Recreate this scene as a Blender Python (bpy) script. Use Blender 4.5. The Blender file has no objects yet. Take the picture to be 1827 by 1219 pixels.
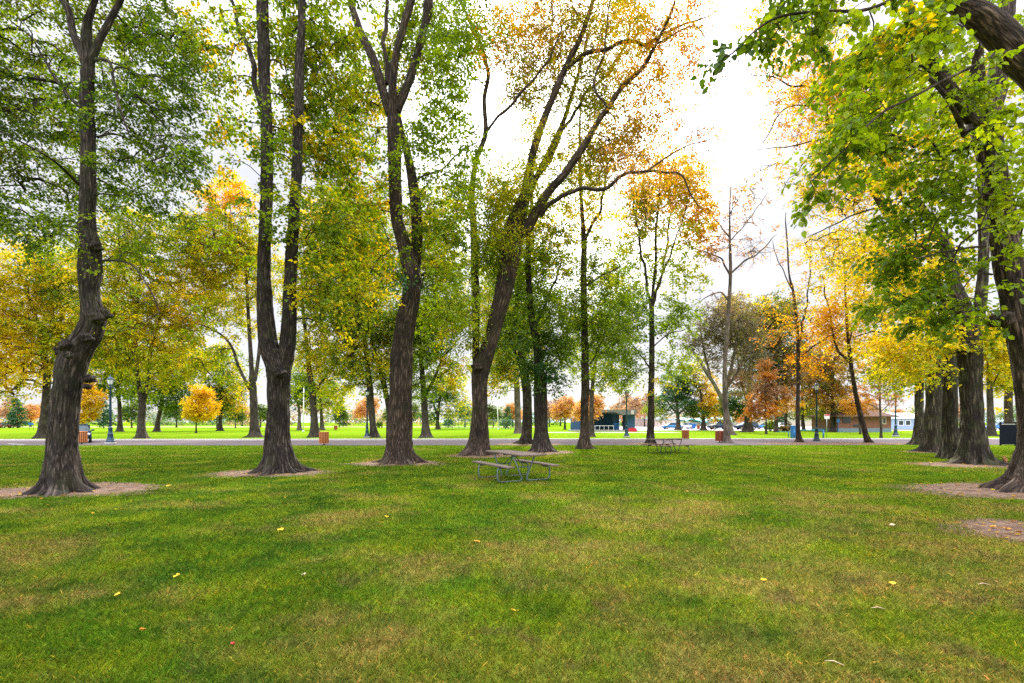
import bpy, math, random
import numpy as np
from mathutils import Vector
S = bpy.context.scene
C = S.collection
PI = math.pi
# ------------------------------------------------------------------ camera, world, sun, exposure
F, CX, HY, H = 862.75, 913.5, 753.0, 1.65
cd = bpy.data.cameras.new('camera'); cam = bpy.data.objects.new('camera', cd); C.objects.link(cam)
cam.location = (0, 0, H); cam.rotation_euler = (PI/2, 0, 0)
cd.sensor_width = 36; cd.lens = 17.0; cd.shift_y = 143.5/1827; cd.clip_end = 6000; cd.clip_start = .05
S.camera = cam
AZ, EL = math.radians(8.3), math.radians(30.5)
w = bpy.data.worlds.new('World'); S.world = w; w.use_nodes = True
nt = w.node_tree; nt.nodes.clear(); N = nt.nodes.new; L = nt.links.new
sky = N('ShaderNodeTexSky'); sky.sky_type = 'NISHITA'; sky.sun_disc = False
sky.sun_elevation = EL; sky.sun_rotation = AZ; sky.air_density = 1; sky.dust_density = 1
tc = N('ShaderNodeTexCoord'); mp = N('ShaderNodeMapping'); mp.inputs['Scale'].default_value = (1, 1, 2.2)
nz = N('ShaderNodeTexNoise'); nz.inputs['Scale'].default_value = 1.7; nz.inputs['Detail'].default_value = 7; nz.inputs['Roughness'].default_value = .6
rp = N('ShaderNodeValToRGB'); rp.color_ramp.elements[0].position = .36; rp.color_ramp.elements[1].position = .62
rp.color_ramp.elements[0].color = (.72,.72,.72,1); rp.color_ramp.elements[1].color = (1,1,1,1)
mx = N('ShaderNodeMix'); mx.data_type = 'RGBA'
ck = [s for s in mx.inputs if s.type == 'RGBA']
ck[1].default_value = (11.6, 11.7, 12.6, 1)
bg = N('ShaderNodeBackground'); bg.inputs['Strength'].default_value = .10
ow = N('ShaderNodeOutputWorld')
L(tc.outputs['Generated'], mp.inputs['Vector']); L(mp.outputs[0], nz.inputs['Vector']); L(nz.outputs[0], rp.inputs[0])
L(rp.outputs[0], mx.inputs[0]); L(sky.outputs[0], ck[0])
# overcast sky brighter overhead; strengthened there and behind the camera as added fill light
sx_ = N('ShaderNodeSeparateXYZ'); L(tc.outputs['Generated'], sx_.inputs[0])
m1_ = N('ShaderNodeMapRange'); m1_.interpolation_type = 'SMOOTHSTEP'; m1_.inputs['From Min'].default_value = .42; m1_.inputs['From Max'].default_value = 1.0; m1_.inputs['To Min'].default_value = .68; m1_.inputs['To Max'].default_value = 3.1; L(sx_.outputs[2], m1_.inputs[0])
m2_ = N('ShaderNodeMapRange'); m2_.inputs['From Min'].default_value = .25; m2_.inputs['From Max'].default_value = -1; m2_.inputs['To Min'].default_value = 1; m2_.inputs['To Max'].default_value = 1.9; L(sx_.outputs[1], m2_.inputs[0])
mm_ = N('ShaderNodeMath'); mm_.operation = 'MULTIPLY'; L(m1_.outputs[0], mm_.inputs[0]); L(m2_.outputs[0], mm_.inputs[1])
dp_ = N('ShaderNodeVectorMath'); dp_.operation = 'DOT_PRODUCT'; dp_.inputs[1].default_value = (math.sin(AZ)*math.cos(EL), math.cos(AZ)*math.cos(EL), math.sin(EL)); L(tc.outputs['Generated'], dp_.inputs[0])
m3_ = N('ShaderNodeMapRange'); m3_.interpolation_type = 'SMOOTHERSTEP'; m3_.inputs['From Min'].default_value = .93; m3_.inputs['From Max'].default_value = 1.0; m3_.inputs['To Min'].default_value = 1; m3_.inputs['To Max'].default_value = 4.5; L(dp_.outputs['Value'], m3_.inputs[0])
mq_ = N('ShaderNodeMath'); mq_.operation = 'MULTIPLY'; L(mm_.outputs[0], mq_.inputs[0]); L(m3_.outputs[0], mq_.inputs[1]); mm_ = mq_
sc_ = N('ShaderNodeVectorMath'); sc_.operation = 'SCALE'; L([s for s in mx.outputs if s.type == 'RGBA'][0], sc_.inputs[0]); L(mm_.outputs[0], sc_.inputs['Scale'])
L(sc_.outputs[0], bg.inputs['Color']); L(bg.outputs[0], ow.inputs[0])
sd = Vector((math.sin(AZ)*math.cos(EL), math.cos(AZ)*math.cos(EL), math.sin(EL)))
sl = bpy.data.lights.new('sun', 'SUN'); sun = bpy.data.objects.new('sun', sl); C.objects.link(sun)
sl.energy = 4.4; sl.angle = math.radians(5); sl.color = (1, .93, .82)
sun.rotation_euler = sd.to_track_quat('Z', 'Y').to_euler(); sun.location = (8, 30, 40)
S.view_settings.view_transform = 'Standard'; S.view_settings.look = 'None'
S.view_settings.exposure = 0.36; S.view_settings.gamma = 1
S.render.engine = 'CYCLES'
cy = S.cycles
cy.max_bounces = 6; cy.diffuse_bounces = 4; cy.transmission_bounces = 5; cy.glossy_bounces = 2; cy.transparent_max_bounces = 6
cy.use_denoising = False; cy.sample_clamp_indirect = 4; cy.sample_clamp_direct = 6; cy.caustics_reflective = False; cy.caustics_refractive = False

# ------------------------------------------------------------------ helpers
def gz(py): return F*H/(py-HY)                       # depth of a ground point seen at that height in the photograph
def W(px, py, z): return np.array(((px-CX)/F*z, z, H+(HY-py)/F*z))
def G(px, py): z = gz(py); return ((px-CX)/F*z, z, 0.0)

def tag(o, label=None, cat=None, group=None, kind=None):
    if label: o['label'] = label
    if cat: o['category'] = cat
    if group: o['group'] = group
    if kind: o['kind'] = kind
    return o
def empty(name, loc, rz=0):
    o = bpy.data.objects.new(name, None); C.objects.link(o); o.location = loc; o.rotation_euler = (0, 0, rz)
    o.empty_display_size = .2
    return o
def thing(name, label, cat, loc, rz=0, group=None): return tag(empty(name, loc, rz), label, cat, group)
def npmesh(name, V, polys, mat, parent=None, col=None, bk=None, smooth=True, off=None):
    """polys: list of (m,k) index arrays"""
    me = bpy.data.meshes.new(name)
    V = np.asarray(V, np.float32)
    if off is not None: V = V-np.asarray(off, np.float32)
    idx = np.concatenate([p.ravel() for p in polys]).astype(np.int32)
    tot = np.concatenate([np.full(len(p), p.shape[1], np.int32) for p in polys])
    st = np.concatenate(([0], np.cumsum(tot)[:-1])).astype(np.int32)
    me.vertices.add(len(V)); me.vertices.foreach_set('co', V.ravel())
    me.loops.add(len(idx)); me.loops.foreach_set('vertex_index', idx)
    me.polygons.add(len(tot)); me.polygons.foreach_set('loop_start', st); me.polygons.foreach_set('loop_total', tot)
    if smooth: me.polygons.foreach_set('use_smooth', np.ones(len(tot), bool))
    if col is not None:
        a = me.attributes.new('Col', 'FLOAT_COLOR', 'FACE')
        a.data.foreach_set('color', np.concatenate([col, np.ones((len(col), 1))], 1).astype(np.float32).ravel())
    if bk is not None:
        a = me.attributes.new('bk', 'FLOAT_VECTOR', 'POINT'); a.data.foreach_set('vector', np.asarray(bk, np.float32).ravel())
    me.update(calc_edges=True)
    me.materials.append(mat)
    o = bpy.data.objects.new(name, me); C.objects.link(o)
    if parent is not None: o.parent = parent
    return o

class MB:
    def __init__(s): s.v = []; s.f = []; s.sm = []
    def add(s, V, Fc, smooth=False):
        b = len(s.v); s.v += [tuple(map(float, p)) for p in V]; s.f += [[i+b for i in q] for q in Fc]; s.sm += [smooth]*len(Fc); return s
    def box(s, c, d, rz=0, bev=0, rx=0, ry=0):
        from mathutils import Euler
        h = [x/2 for x in d]; R = Euler((rx, ry, rz)).to_matrix(); c = Vector(c)
        b = min(bev, min(h)*.9)
        if b <= 0:
            V = [Vector((x*h[0], y*h[1], z*h[2])) for z in (-1, 1) for y in (-1, 1) for x in (-1, 1)]
            Fc = [(0,2,3,1),(4,5,7,6),(0,1,5,4),(2,6,7,3),(0,4,6,2),(1,3,7,5)]
        else:
            pr = [(-h[0]+b,-h[1]),(h[0]-b,-h[1]),(h[0],-h[1]+b),(h[0],h[1]-b),(h[0]-b,h[1]),(-h[0]+b,h[1]),(-h[0],h[1]-b),(-h[0],-h[1]+b)]
            V = []; k = [1-b/h[0], 1-b/h[1]]
            for z, q in ((-h[2], k), (-h[2]+b, (1,1)), (h[2]-b, (1,1)), (h[2], k)):
                V += [Vector((x*q[0], y*q[1], z)) for x, y in pr]
            Fc = [tuple(range(7,-1,-1)), tuple(range(24,32))]
            for r in range(3):
                for i in range(8): Fc.append((r*8+i, r*8+(i+1)%8, r*8+8+(i+1)%8, r*8+8+i))
        return s.add([R@v+c for v in V], Fc)
    def tube(s, pts, r, n=8, cap=True):
        P = [Vector(p) for p in pts]; m = len(P); rr = r if hasattr(r, '__len__') else [r]*m
        V = []; up = None
        for i in range(m):
            t = (P[min(i+1,m-1)]-P[max(i-1,0)]).normalized()
            if up is None: up = t.orthogonal().normalized()
            up = (up-t*up.dot(t)).normalized(); b = t.cross(up)
            V += [P[i]+(up*math.cos(2*PI*k/n)+b*math.sin(2*PI*k/n))*rr[i] for k in range(n)]
        Fc = [(i*n+k, i*n+(k+1)%n, i*n+n+(k+1)%n, i*n+n+k) for i in range(m-1) for k in range(n)]
        if cap: Fc += [tuple(range(n-1,-1,-1)), tuple(range((m-1)*n, m*n))]
        return s.add(V, Fc, True)
    def lathe(s, prof, n=16, c=(0,0,0), rot=0, smooth=True):
        V = []; m = len(prof)
        for r, z in prof: V += [(c[0]+r*math.cos(2*PI*k/n+rot), c[1]+r*math.sin(2*PI*k/n+rot), c[2]+z) for k in range(n)]
        Fc = [(i*n+k, i*n+(k+1)%n, i*n+n+(k+1)%n, i*n+n+k) for i in range(m-1) for k in range(n)]
        Fc += [tuple(range(n-1,-1,-1)), tuple(range((m-1)*n, m*n))]
        return s.add(V, Fc, smooth)
    def prism(s, poly, y0, y1):       # polygon in x,z extruded along y
        n = len(poly); V = [(x, y0, z) for x, z in poly]+[(x, y1, z) for x, z in poly]
        return s.add(V, [tuple(range(n)), tuple(range(2*n-1, n-1, -1))]+[(i, n+i, n+(i+1)%n, (i+1)%n) for i in range(n)])
    def build(s, name, mat, parent=None, loc=None):
        me = bpy.data.meshes.new(name); me.from_pydata(s.v, [], s.f); me.materials.append(mat)
        me.polygons.foreach_set('use_smooth', s.sm); me.update()
        o = bpy.data.objects.new(name, me); C.objects.link(o)
        if parent is not None: o.parent = parent
        if loc is not None: o.location = loc
        return o
def copy_tree(o, parent=None):
    c = o.copy(); C.objects.link(c); c.parent = parent
    for k in ('label', 'category', 'group'):
        pass
    for ch in list(o.children): copy_tree(ch, c)
    return c

# ------------------------------------------------------------------ materials
def mat(name):
    m = bpy.data.materials.new(name); m.use_nodes = True; t = m.node_tree; t.nodes.clear()
    o = t.nodes.new('ShaderNodeOutputMaterial'); return m, t, o
def simple(name, col, rough=.6, metal=0, var=.25, sc=6, bump=0, spec=.5, emit=0):
    m, t, o = mat(name); n = t.nodes.new; l = t.links.new
    b = n('ShaderNodeBsdfPrincipled'); b.inputs['Roughness'].default_value = rough; b.inputs['Metallic'].default_value = metal
    b.inputs['Specular IOR Level'].default_value = spec
    c = n('ShaderNodeTexCoord'); z = n('ShaderNodeTexNoise'); z.inputs['Scale'].default_value = sc; z.inputs['Detail'].default_value = 6
    r = n('ShaderNodeMix'); r.data_type = 'RGBA'; k = [s for s in r.inputs if s.type == 'RGBA']
    k[0].default_value = (*[x*(1-var) for x in col], 1); k[1].default_value = (*[min(1, x*(1+var)) for x in col], 1)
    l(c.outputs['Object'], z.inputs['Vector']); l(z.outputs[0], r.inputs[0]); l([s for s in r.outputs if s.type == 'RGBA'][0], b.inputs['Base Color'])
    if bump:
        bp = n('ShaderNodeBump'); bp.inputs['Strength'].default_value = bump; bp.inputs['Distance'].default_value = .01
        l(z.outputs[0], bp.inputs['Height']); l(bp.outputs[0], b.inputs['Normal'])
    l(b.outputs[0], o.inputs[0]); return m
def leafmat():
    m, t, o = mat('leaf'); n = t.nodes.new; l = t.links.new
    a = n('ShaderNodeAttribute'); a.attribute_name = 'Col'
    d = n('ShaderNodeBsdfDiffuse'); tr = n('ShaderNodeBsdfTranslucent'); g = n('ShaderNodeBsdfGlossy'); g.inputs['Roughness'].default_value = .45
    g.inputs['Color'].default_value = (.9,.95,1,1)
    v = n('ShaderNodeVectorMath'); v.operation = 'MULTIPLY'; v.inputs[1].default_value = (1.4, 1.3, .6)
    m1 = n('ShaderNodeMixShader'); m1.inputs[0].default_value = .58; m2 = n('ShaderNodeMixShader'); m2.inputs[0].default_value = .02
    l(a.outputs['Color'], d.inputs['Color']); l(a.outputs['Color'], v.inputs[0]); l(v.outputs[0], tr.inputs['Color'])
    l(d.outputs[0], m1.inputs[1]); l(tr.outputs[0], m1.inputs[2]); l(m1.outputs[0], m2.inputs[1]); l(g.outputs[0], m2.inputs[2]); l(m2.outputs[0], o.inputs[0])
    return m
LEAF = leafmat()
def barkmat(name, lo, mid, hi, sc=1.0, moss=0.0):
    m, t, o = mat(name); n = t.nodes.new; l = t.links.new
    a = n('ShaderNodeAttribute'); a.attribute_name = 'bk'
    mp = n('ShaderNodeMapping'); mp.inputs['Scale'].default_value = (19*sc, 19*sc, 1.9*sc)
    nz = n('ShaderNodeTexNoise'); nz.inputs['Scale'].default_value = 1.2; nz.inputs['Detail'].default_value = 3
    mixv = n('ShaderNodeMix'); mixv.data_type = 'VECTOR'; mixv.inputs[0].default_value = .35
    vs = [s for s in mixv.inputs if s.type == 'VECTOR']
    vo = n('ShaderNodeTexVoronoi'); vo.feature = 'DISTANCE_TO_EDGE'; vo.inputs['Scale'].default_value = 1.0
    l(a.outputs['Vector'], mp.inputs[0]); l(mp.outputs[0], nz.inputs['Vector']); l(mp.outputs[0], vs[0])
    av = n('ShaderNodeVectorMath'); av.operation = 'MULTIPLY_ADD'; av.inputs[1].default_value = (1.5,1.5,1.5)
    l(nz.outputs['Color'], av.inputs[0]); l(mp.outputs[0], av.inputs[2]); l(av.outputs[0], vo.inputs['Vector'])
    fn = n('ShaderNodeTexNoise'); fn.inputs['Scale'].default_value = 2.6; fn.inputs['Detail'].default_value = 8; fn.inputs['Roughness'].default_value = .7
    mp2 = n('ShaderNodeMapping'); mp2.inputs['Scale'].default_value = (22, 22, 6); l(a.outputs['Vector'], mp2.inputs[0]); l(mp2.outputs[0], fn.inputs['Vector'])
    mr = n('ShaderNodeMapRange'); mr.inputs['From Min'].default_value = 0; mr.inputs['From Max'].default_value = .42; l(vo.outputs['Distance'], mr.inputs[0])
    mu = n('ShaderNodeMath'); mu.operation = 'MULTIPLY_ADD'; l(fn.outputs[0], mu.inputs[0]); mu.inputs[1].default_value = 1.15; l(mr.outputs[0], mu.inputs[2])
    r = n('ShaderNodeValToRGB'); e = r.color_ramp.elements; e[0].position = .3; e[0].color = (*lo, 1); e[1].position = 1.0; e[1].color = (*hi, 1)
    q = e.new(.62); q.color = (*mid, 1)
    mh = n('ShaderNodeMath'); mh.operation = 'MULTIPLY'; mh.inputs[1].default_value = .56; l(mu.outputs[0], mh.inputs[0]); l(mh.outputs[0], r.inputs[0])
    # slow drift in colour along the trunk
    dn = n('ShaderNodeTexNoise'); dn.inputs['Scale'].default_value = 1.1; dn.inputs['Detail'].default_value = 4; l(a.outputs['Vector'], dn.inputs['Vector'])
    dr = n('ShaderNodeMapRange'); dr.inputs['From Min'].default_value = .35; dr.inputs['From Max'].default_value = .7; dr.inputs['To Min'].default_value = .62; dr.inputs['To Max'].default_value = 1.4
    l(dn.outputs[0], dr.inputs[0])
    vm = n('ShaderNodeVectorMath'); vm.operation = 'SCALE'; l(r.outputs[0], vm.inputs[0]); l(dr.outputs[0], vm.inputs['Scale'])
    b = n('ShaderNodeBsdfPrincipled'); b.inputs['Roughness'].default_value = .85; b.inputs['Specular IOR Level'].default_value = .25
    mm = n('ShaderNodeMix'); mm.data_type = 'RGBA'; ks = [s for s in mm.inputs if s.type == 'RGBA']
    l(vm.outputs[0], ks[0]); ks[1].default_value = (.10, .13, .04, 1)
    mn = n('ShaderNodeTexNoise'); mn.inputs['Scale'].default_value = 2.3; mn.inputs['Detail'].default_value = 6; l(a.outputs['Vector'], mn.inputs['Vector'])
    mrr = n('ShaderNodeMapRange'); mrr.inputs['From Min'].default_value = .48; mrr.inputs['From Max'].default_value = .7; mrr.inputs['To Max'].default_value = moss
    l(mn.outputs[0], mrr.inputs[0]); l(mrr.outputs[0], mm.inputs[0])
    l([s for s in mm.outputs if s.type == 'RGBA'][0], b.inputs['Base Color'])
    bp = n('ShaderNodeBump'); bp.inputs['Strength'].default_value = .9; bp.inputs['Distance'].default_value = .022
    l(mu.outputs[0], bp.inputs['Height']); l(bp.outputs[0], b.inputs['Normal']); l(b.outputs[0], o.inputs[0])
    return m
BARK = barkmat('bark', (.010,.007,.006), (.052,.038,.032), (.19,.145,.12), 1.0, .15)
BARK2 = barkmat('bark_brown', (.012,.008,.006), (.076,.050,.037), (.24,.17,.13), .85, .10)
BARKG = barkmat('bark_green', (.012,.009,.007), (.058,.046,.033), (.19,.15,.115), .62, .30)
BARKF = barkmat('bark_far', (.025,.018,.016), (.085,.066,.057), (.20,.16,.14), .7, .15)
BARKP = barkmat('bark_pale', (.07,.055,.045), (.19,.15,.125), (.34,.28,.24), .7, .1)

def lawn_nodes(t, blade):
    n = t.nodes.new; l = t.links.new
    g = n('ShaderNodeNewGeometry'); sp = n('ShaderNodeSeparateXYZ'); l(g.outputs['Position'], sp.inputs[0])
    cb = n('ShaderNodeCombineXYZ'); l(sp.outputs[0], cb.inputs[0]); l(sp.outputs[1], cb.inputs[1])
    def noise(s, d=4, r=.55, off=0):
        z = n('ShaderNodeTexNoise'); z.inputs['Scale'].default_value = s; z.inputs['Detail'].default_value = d; z.inputs['Roughness'].default_value = r
        m_ = n('ShaderNodeVectorMath'); m_.operation = 'ADD'; m_.inputs[1].default_value = (off, off*1.3, 0); l(cb.outputs[0], m_.inputs[0]); l(m_.outputs[0], z.inputs['Vector']); return z.outputs[0]
    def mr(x, a, b, c=0, d=1):
        z = n('ShaderNodeMapRange'); z.interpolation_type = 'SMOOTHSTEP'
        for k, v_ in zip(('From Min','From Max','To Min','To Max'), (a,b,c,d)): z.inputs[k].default_value = v_
        l(x, z.inputs[0]); return z.outputs[0]
    def math_(op, a, b):
        z = n('ShaderNodeMath'); z.operation = op
        for i, q in enumerate((a, b)):
            if isinstance(q, (int, float)): z.inputs[i].default_value = q
            else: l(q, z.inputs[i])
        return z.outputs[0]
    def mix(f, a, b):
        z = n('ShaderNodeMix'); z.data_type = 'RGBA'; k = [s for s in z.inputs if s.type == 'RGBA']
        if isinstance(f, float): z.inputs[0].default_value = f
        else: l(f, z.inputs[0])
        for q, x in ((k[0], a), (k[1], b)):
            if isinstance(x, tuple): q.default_value = (*x, 1)
            else: l(x, q)
        return [s for s in z.outputs if s.type == 'RGBA'][0]
    green, deep, lime, straw, dirt = (.118,.240,.012), (.046,.132,.012), (.265,.340,.014), (.47,.33,.10), (.25,.16,.075)
    c = mix(mr(noise(.55, 5, .6, 3), .4, .66), green, lime)
    c = mix(mr(math_('ADD', noise(.9, 5, .6, 31), mr(sp.outputs[0], 1.5, -6, 0, .07)), .44, .66, 0, .9), c, deep)
    # dry grass: wide patches, commoner to the right of the tables and close by
    near = mr(sp.outputs[1], 4, 15, 1, 0)
    side = mr(sp.outputs[0], -3.0, 2.5, .25, 1)
    dry = math_('MULTIPLY', near, side)
    dn = math_('ADD', noise(.42, 6, .62, 71), math_('MULTIPLY', dry, .13))
    c = mix(mr(dn, .50, .69, 0, .72), c, straw)
    d2 = math_('ADD', noise(1.6, 6, .65, 17), math_('MULTIPLY', dry, .09))
    c = mix(mr(d2, .60, .74, 0, .8), c, dirt if not blade else (.20,.15,.06))
    c = mix(mr(noise(2.6, 4, .6, 47), .44, .66, 0, .6), c, lime)
    # fine mottling, then an even yellow-green with distance
    c = mix(mr(noise(26, 5, .75, 5), .38, .70, 0, .62), c, (.025,.05,.006))
    c = mix(mr(noise(9, 4, .6, 15), .38, .62, .42, 0), c, (.035,.075,.010))
    c = mix(mr(noise(13, 4, .6, 29), .52, .70, 0, .45), c, (.27,.30,.05))
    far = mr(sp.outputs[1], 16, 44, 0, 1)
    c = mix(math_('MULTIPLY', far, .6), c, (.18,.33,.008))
    return c, noise, mr
def groundmat():
    m, t, o = mat('lawn'); n = t.nodes.new; l = t.links.new
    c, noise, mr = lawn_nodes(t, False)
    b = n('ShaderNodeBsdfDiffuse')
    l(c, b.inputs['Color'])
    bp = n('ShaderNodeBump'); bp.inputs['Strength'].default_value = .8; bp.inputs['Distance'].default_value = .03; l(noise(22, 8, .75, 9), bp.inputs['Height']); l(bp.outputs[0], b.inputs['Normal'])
    l(b.outputs[0], o.inputs[0]); return m
def blademat():
    m, t, o = mat('grass_blade'); n = t.nodes.new; l = t.links.new
    c, noise, mr = lawn_nodes(t, True)
    a = n('ShaderNodeAttribute'); a.attribute_name = 'Col'
    v = n('ShaderNodeVectorMath'); v.operation = 'MULTIPLY'; l(c, v.inputs[0]); l(a.outputs['Color'], v.inputs[1])
    d = n('ShaderNodeBsdfDiffuse'); tr = n('ShaderNodeBsdfTranslucent'); ms = n('ShaderNodeMixShader'); ms.inputs[0].default_value = .35
    l(v.outputs[0], d.inputs['Color']); l(v.outputs[0], tr.inputs['Color']); l(d.outputs[0], ms.inputs[1]); l(tr.outputs[0], ms.inputs[2]); l(ms.outputs[0], o.inputs[0])
    return m
def soilmat():
    m, t, o = mat('soil'); n = t.nodes.new; l = t.links.new
    g = n('ShaderNodeNewGeometry')
    z = n('ShaderNodeTexNoise'); z.inputs['Scale'].default_value = 3; z.inputs['Detail'].default_value = 9; z.inputs['Roughness'].default_value = .7
    z2 = n('ShaderNodeTexVoronoi'); z2.inputs['Scale'].default_value = 38
    l(g.outputs['Position'], z.inputs['Vector']); l(g.outputs['Position'], z2.inputs['Vector'])
    r = n('ShaderNodeValToRGB'); e = r.color_ramp.elements; e[0].position = .33; e[0].color = (.070,.036,.022,1); e[1].position = .76; e[1].color = (.34,.225,.15,1)
    q = e.new(.52); q.color = (.18,.105,.066,1)
    l(z.outputs[0], r.inputs[0])
    mx_ = n('ShaderNodeMix'); mx_.data_type = 'RGBA'; mx_.blend_type = 'MULTIPLY'; mx_.inputs[0].default_value = .45; k = [s for s in mx_.inputs if s.type == 'RGBA']
    l(r.outputs[0], k[0]); l(z2.outputs['Color'], k[1])
    # chips: desaturate the cell colour
    hs = n('ShaderNodeHueSaturation'); hs.inputs['Saturation'].default_value = .15; hs.inputs['Value'].default_value = 1.25; l(z2.outputs['Color'], hs.inputs['Color']); l(hs.outputs[0], k[1])
    b = n('ShaderNodeBsdfPrincipled'); b.inputs['Roughness'].default_value = .95; l([s for s in mx_.outputs if s.type == 'RGBA'][0], b.inputs['Base Color'])
    bp = n('ShaderNodeBump'); bp.inputs['Strength'].default_value = .8; bp.inputs['Distance'].default_value = .02; l(z2.outputs['Distance'], bp.inputs['Height']); l(bp.outputs[0], b.inputs['Normal'])
    l(b.outputs[0], o.inputs[0]); return m
LAWN, BLADE, SOIL = groundmat(), blademat(), soilmat()
M = dict(
    asphalt=simple('asphalt', (.15,.125,.13), 1, var=.3, sc=1.2, bump=.2, spec=0), pale=simple('pale_concrete', (.50,.44,.42), .9, var=.12, sc=2),
    kerb=simple('kerb_concrete', (.55,.50,.48), .9, var=.15, sc=4), paint=simple('road_paint', (.75,.73,.7), .7, var=.08),
    wood=simple('weathered_wood', (.165,.125,.105), .9, var=.4, sc=14, bump=.4, spec=.2), steel=simple('galvanised_steel', (.13,.19,.20), .5, .25, var=.2, sc=20),
    darkmetal=simple('dark_metal', (.03,.03,.035), .5, .4), slat=simple('stained_cedar', (.50,.17,.045), .6, var=.3, sc=9, bump=.2),
    slatred=simple('red_cedar', (.36,.085,.03), .6, var=.3, sc=9), lamp=simple('lamp_paint', (.012,.045,.085), .35, .1, var=.2), 
    lampgreen=simple('lamp_teal', (.01,.035,.05), .35, .1, var=.2), glass=simple('frosted_glass', (.78,.80,.80), .25, var=.05, spec=.6),
    rustglass=simple('amber_glass', (.45,.2,.14), .3), conc=simple('rough_concrete', (.38,.36,.34), .9, var=.2, sc=8, bump=.4),
    blue=simple('blue_wall', (.030,.085,.165), .8, var=.15, sc=1.5), deepblue=simple('deep_blue_wall', (.012,.065,.13), .8, var=.2), beam=simple('grey_green_beam', (.14,.15,.13), .8, var=.15),
    brick=None, roof=simple('brown_shingle', (.13,.065,.05), .9, var=.3, sc=3, bump=.3), base=simple('grey_blue_base', (.17,.24,.30), .8), sash=simple('pale_sash', (.55,.45,.38), .7),
    dark=simple('dark_glazing', (.02,.03,.04), .2), lblue=simple('light_blue_siding', (.30,.42,.62), .8, var=.08), white=simple('white_paint', (.8,.8,.8), .6, var=.05),
    teal=simple('teal_canopy', (.06,.38,.42), .6, var=.15), pink=simple('pale_render', (.60,.50,.47), .9, var=.1, sc=.4),
    red=simple('red_plastic', (.62,.015,.05), .5, var=.1), bluep=simple('blue_plastic', (.01,.13,.42), .5, var=.1), tealp=simple('teal_pipe', (.01,.2,.28), .5, var=.1),
    black=simple('black_metal', (.010,.012,.022), .8, 0, var=.2, sc=3, spec=.1), steelshade=simple('steel_backlit_shade', (.045,.050,.052), .6, .2, var=.2, sc=20), rubber=simple('rubber', (.02,.02,.02), .9), chrome=simple('chrome', (.6,.6,.6), .2, 1),  # far table's steel: its backlit shade is put into a darker colour
    carblue=simple('car_blue', (.03,.20,.48), .3, .2, var=.05), carnavy=simple('car_navy', (.012,.035,.07), .3, .3, var=.05), carwhite=simple('car_white', (.75,.76,.78), .3, var=.03), cargrey=simple('car_silver', (.45,.48,.52), .3, .3, var=.03),
    carglass=simple('car_glass', (.05,.08,.10), .1, var=.05), headl=simple('headlight_lens', (.8,.82,.85), .15, var=.02), carred=simple('car_red', (.25,.03,.03), .3, var=.05),
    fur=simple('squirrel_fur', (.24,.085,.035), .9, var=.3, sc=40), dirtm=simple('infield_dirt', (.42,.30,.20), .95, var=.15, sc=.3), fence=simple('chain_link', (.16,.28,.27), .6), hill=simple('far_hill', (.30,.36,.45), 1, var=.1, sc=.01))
def brickmat():
    m, t, o = mat('brick'); n = t.nodes.new; l = t.links.new
    tc = n('ShaderNodeTexCoord'); mp = n('ShaderNodeMapping'); mp.inputs['Rotation'].default_value = (PI/2, 0, 0); br = n('ShaderNodeTexBrick')
    br.inputs['Scale'].default_value = 2.0; br.inputs['Color1'].default_value = (.26,.085,.05,1); br.inputs['Color2'].default_value = (.17,.06,.04,1); br.inputs['Mortar'].default_value = (.25,.17,.13,1)
    b = n('ShaderNodeBsdfPrincipled'); b.inputs['Roughness'].default_value = .9
    l(tc.outputs['Object'], mp.inputs[0]); l(mp.outputs[0], br.inputs['Vector']); l(br.outputs[0], b.inputs['Base Color']); l(b.outputs[0], o.inputs[0]); return m
M['brick'] = brickmat()

# ------------------------------------------------------------------ ground, road, paths
def sheet(name, x0, x1, y0, y1, z, m, label=None, nx=1, ny=1):
    b = MB(); b.add([(x0,y0,z),(x1,y0,z),(x1,y1,z),(x0,y1,z)], [(0,1,2,3)]); return tag(b.build(name, m), label, kind='structure')
sheet('ground', -2500, 2500, -60, 4500, 0, LAWN, 'mown park lawn, green with dry yellow and bare brown patches')
# the road across the park: its near edge runs a little crooked
rs = np.random.RandomState(5)
xs = np.linspace(-120, 130, 126); wob = .22*np.sin(xs*.7)+.25*np.sin(xs*.23+1)+rs.uniform(-.12,.12,len(xs))
ynear = 33.6+np.clip(xs, -60, 40)*.028+wob+.25
yfar = 43.6+np.clip(xs, -60, 60)*.03
b = MB(); V = [(x,a,.006) for x,a in zip(xs,ynear)]+[(x,a,.006) for x,a in zip(xs,yfar)]; k = len(xs)
b.add(V, [(i,i+1,k+i+1,k+i) for i in range(k-1)]); tag(b.build('road', M['asphalt']), 'grey park road crossing behind the trees', kind='structure')
b = MB(); V = []
for x, a in zip(xs, yfar): V += [(x,a,0),(x,a,.12),(x,a+.45,.13),(x,a+.45,0)]
b.add(V, [(4*i+j, 4*i+4+j, 4*i+5+j, 4*i+1+j) for i in range(k-1) for j in range(3)]); tag(b.build('kerb', M['kerb']), 'pale concrete kerb along the far edge of the road', kind='structure')
sheet('parking_lot', 22, 150, 92, 175, .012, M['pale'], 'pale sunlit parking area behind the trees on the right')
sheet('path', -260, 10, 150, 172, .012, M['dirtm'], 'tan strip of bare dirt across the far field')
sheet('walkway', 4, 26, 74, 78, .012, M['pale'], 'pale paving in front of the blue bandstand')
# parking line painted on the road, far left
b = MB(); b.box((-36.5, 35.6, .012), (3.0, .12, .004), rz=-.5); tag(b.build('road_marking', M['paint']), 'short white painted line on the road at the left edge', kind='structure')
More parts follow.
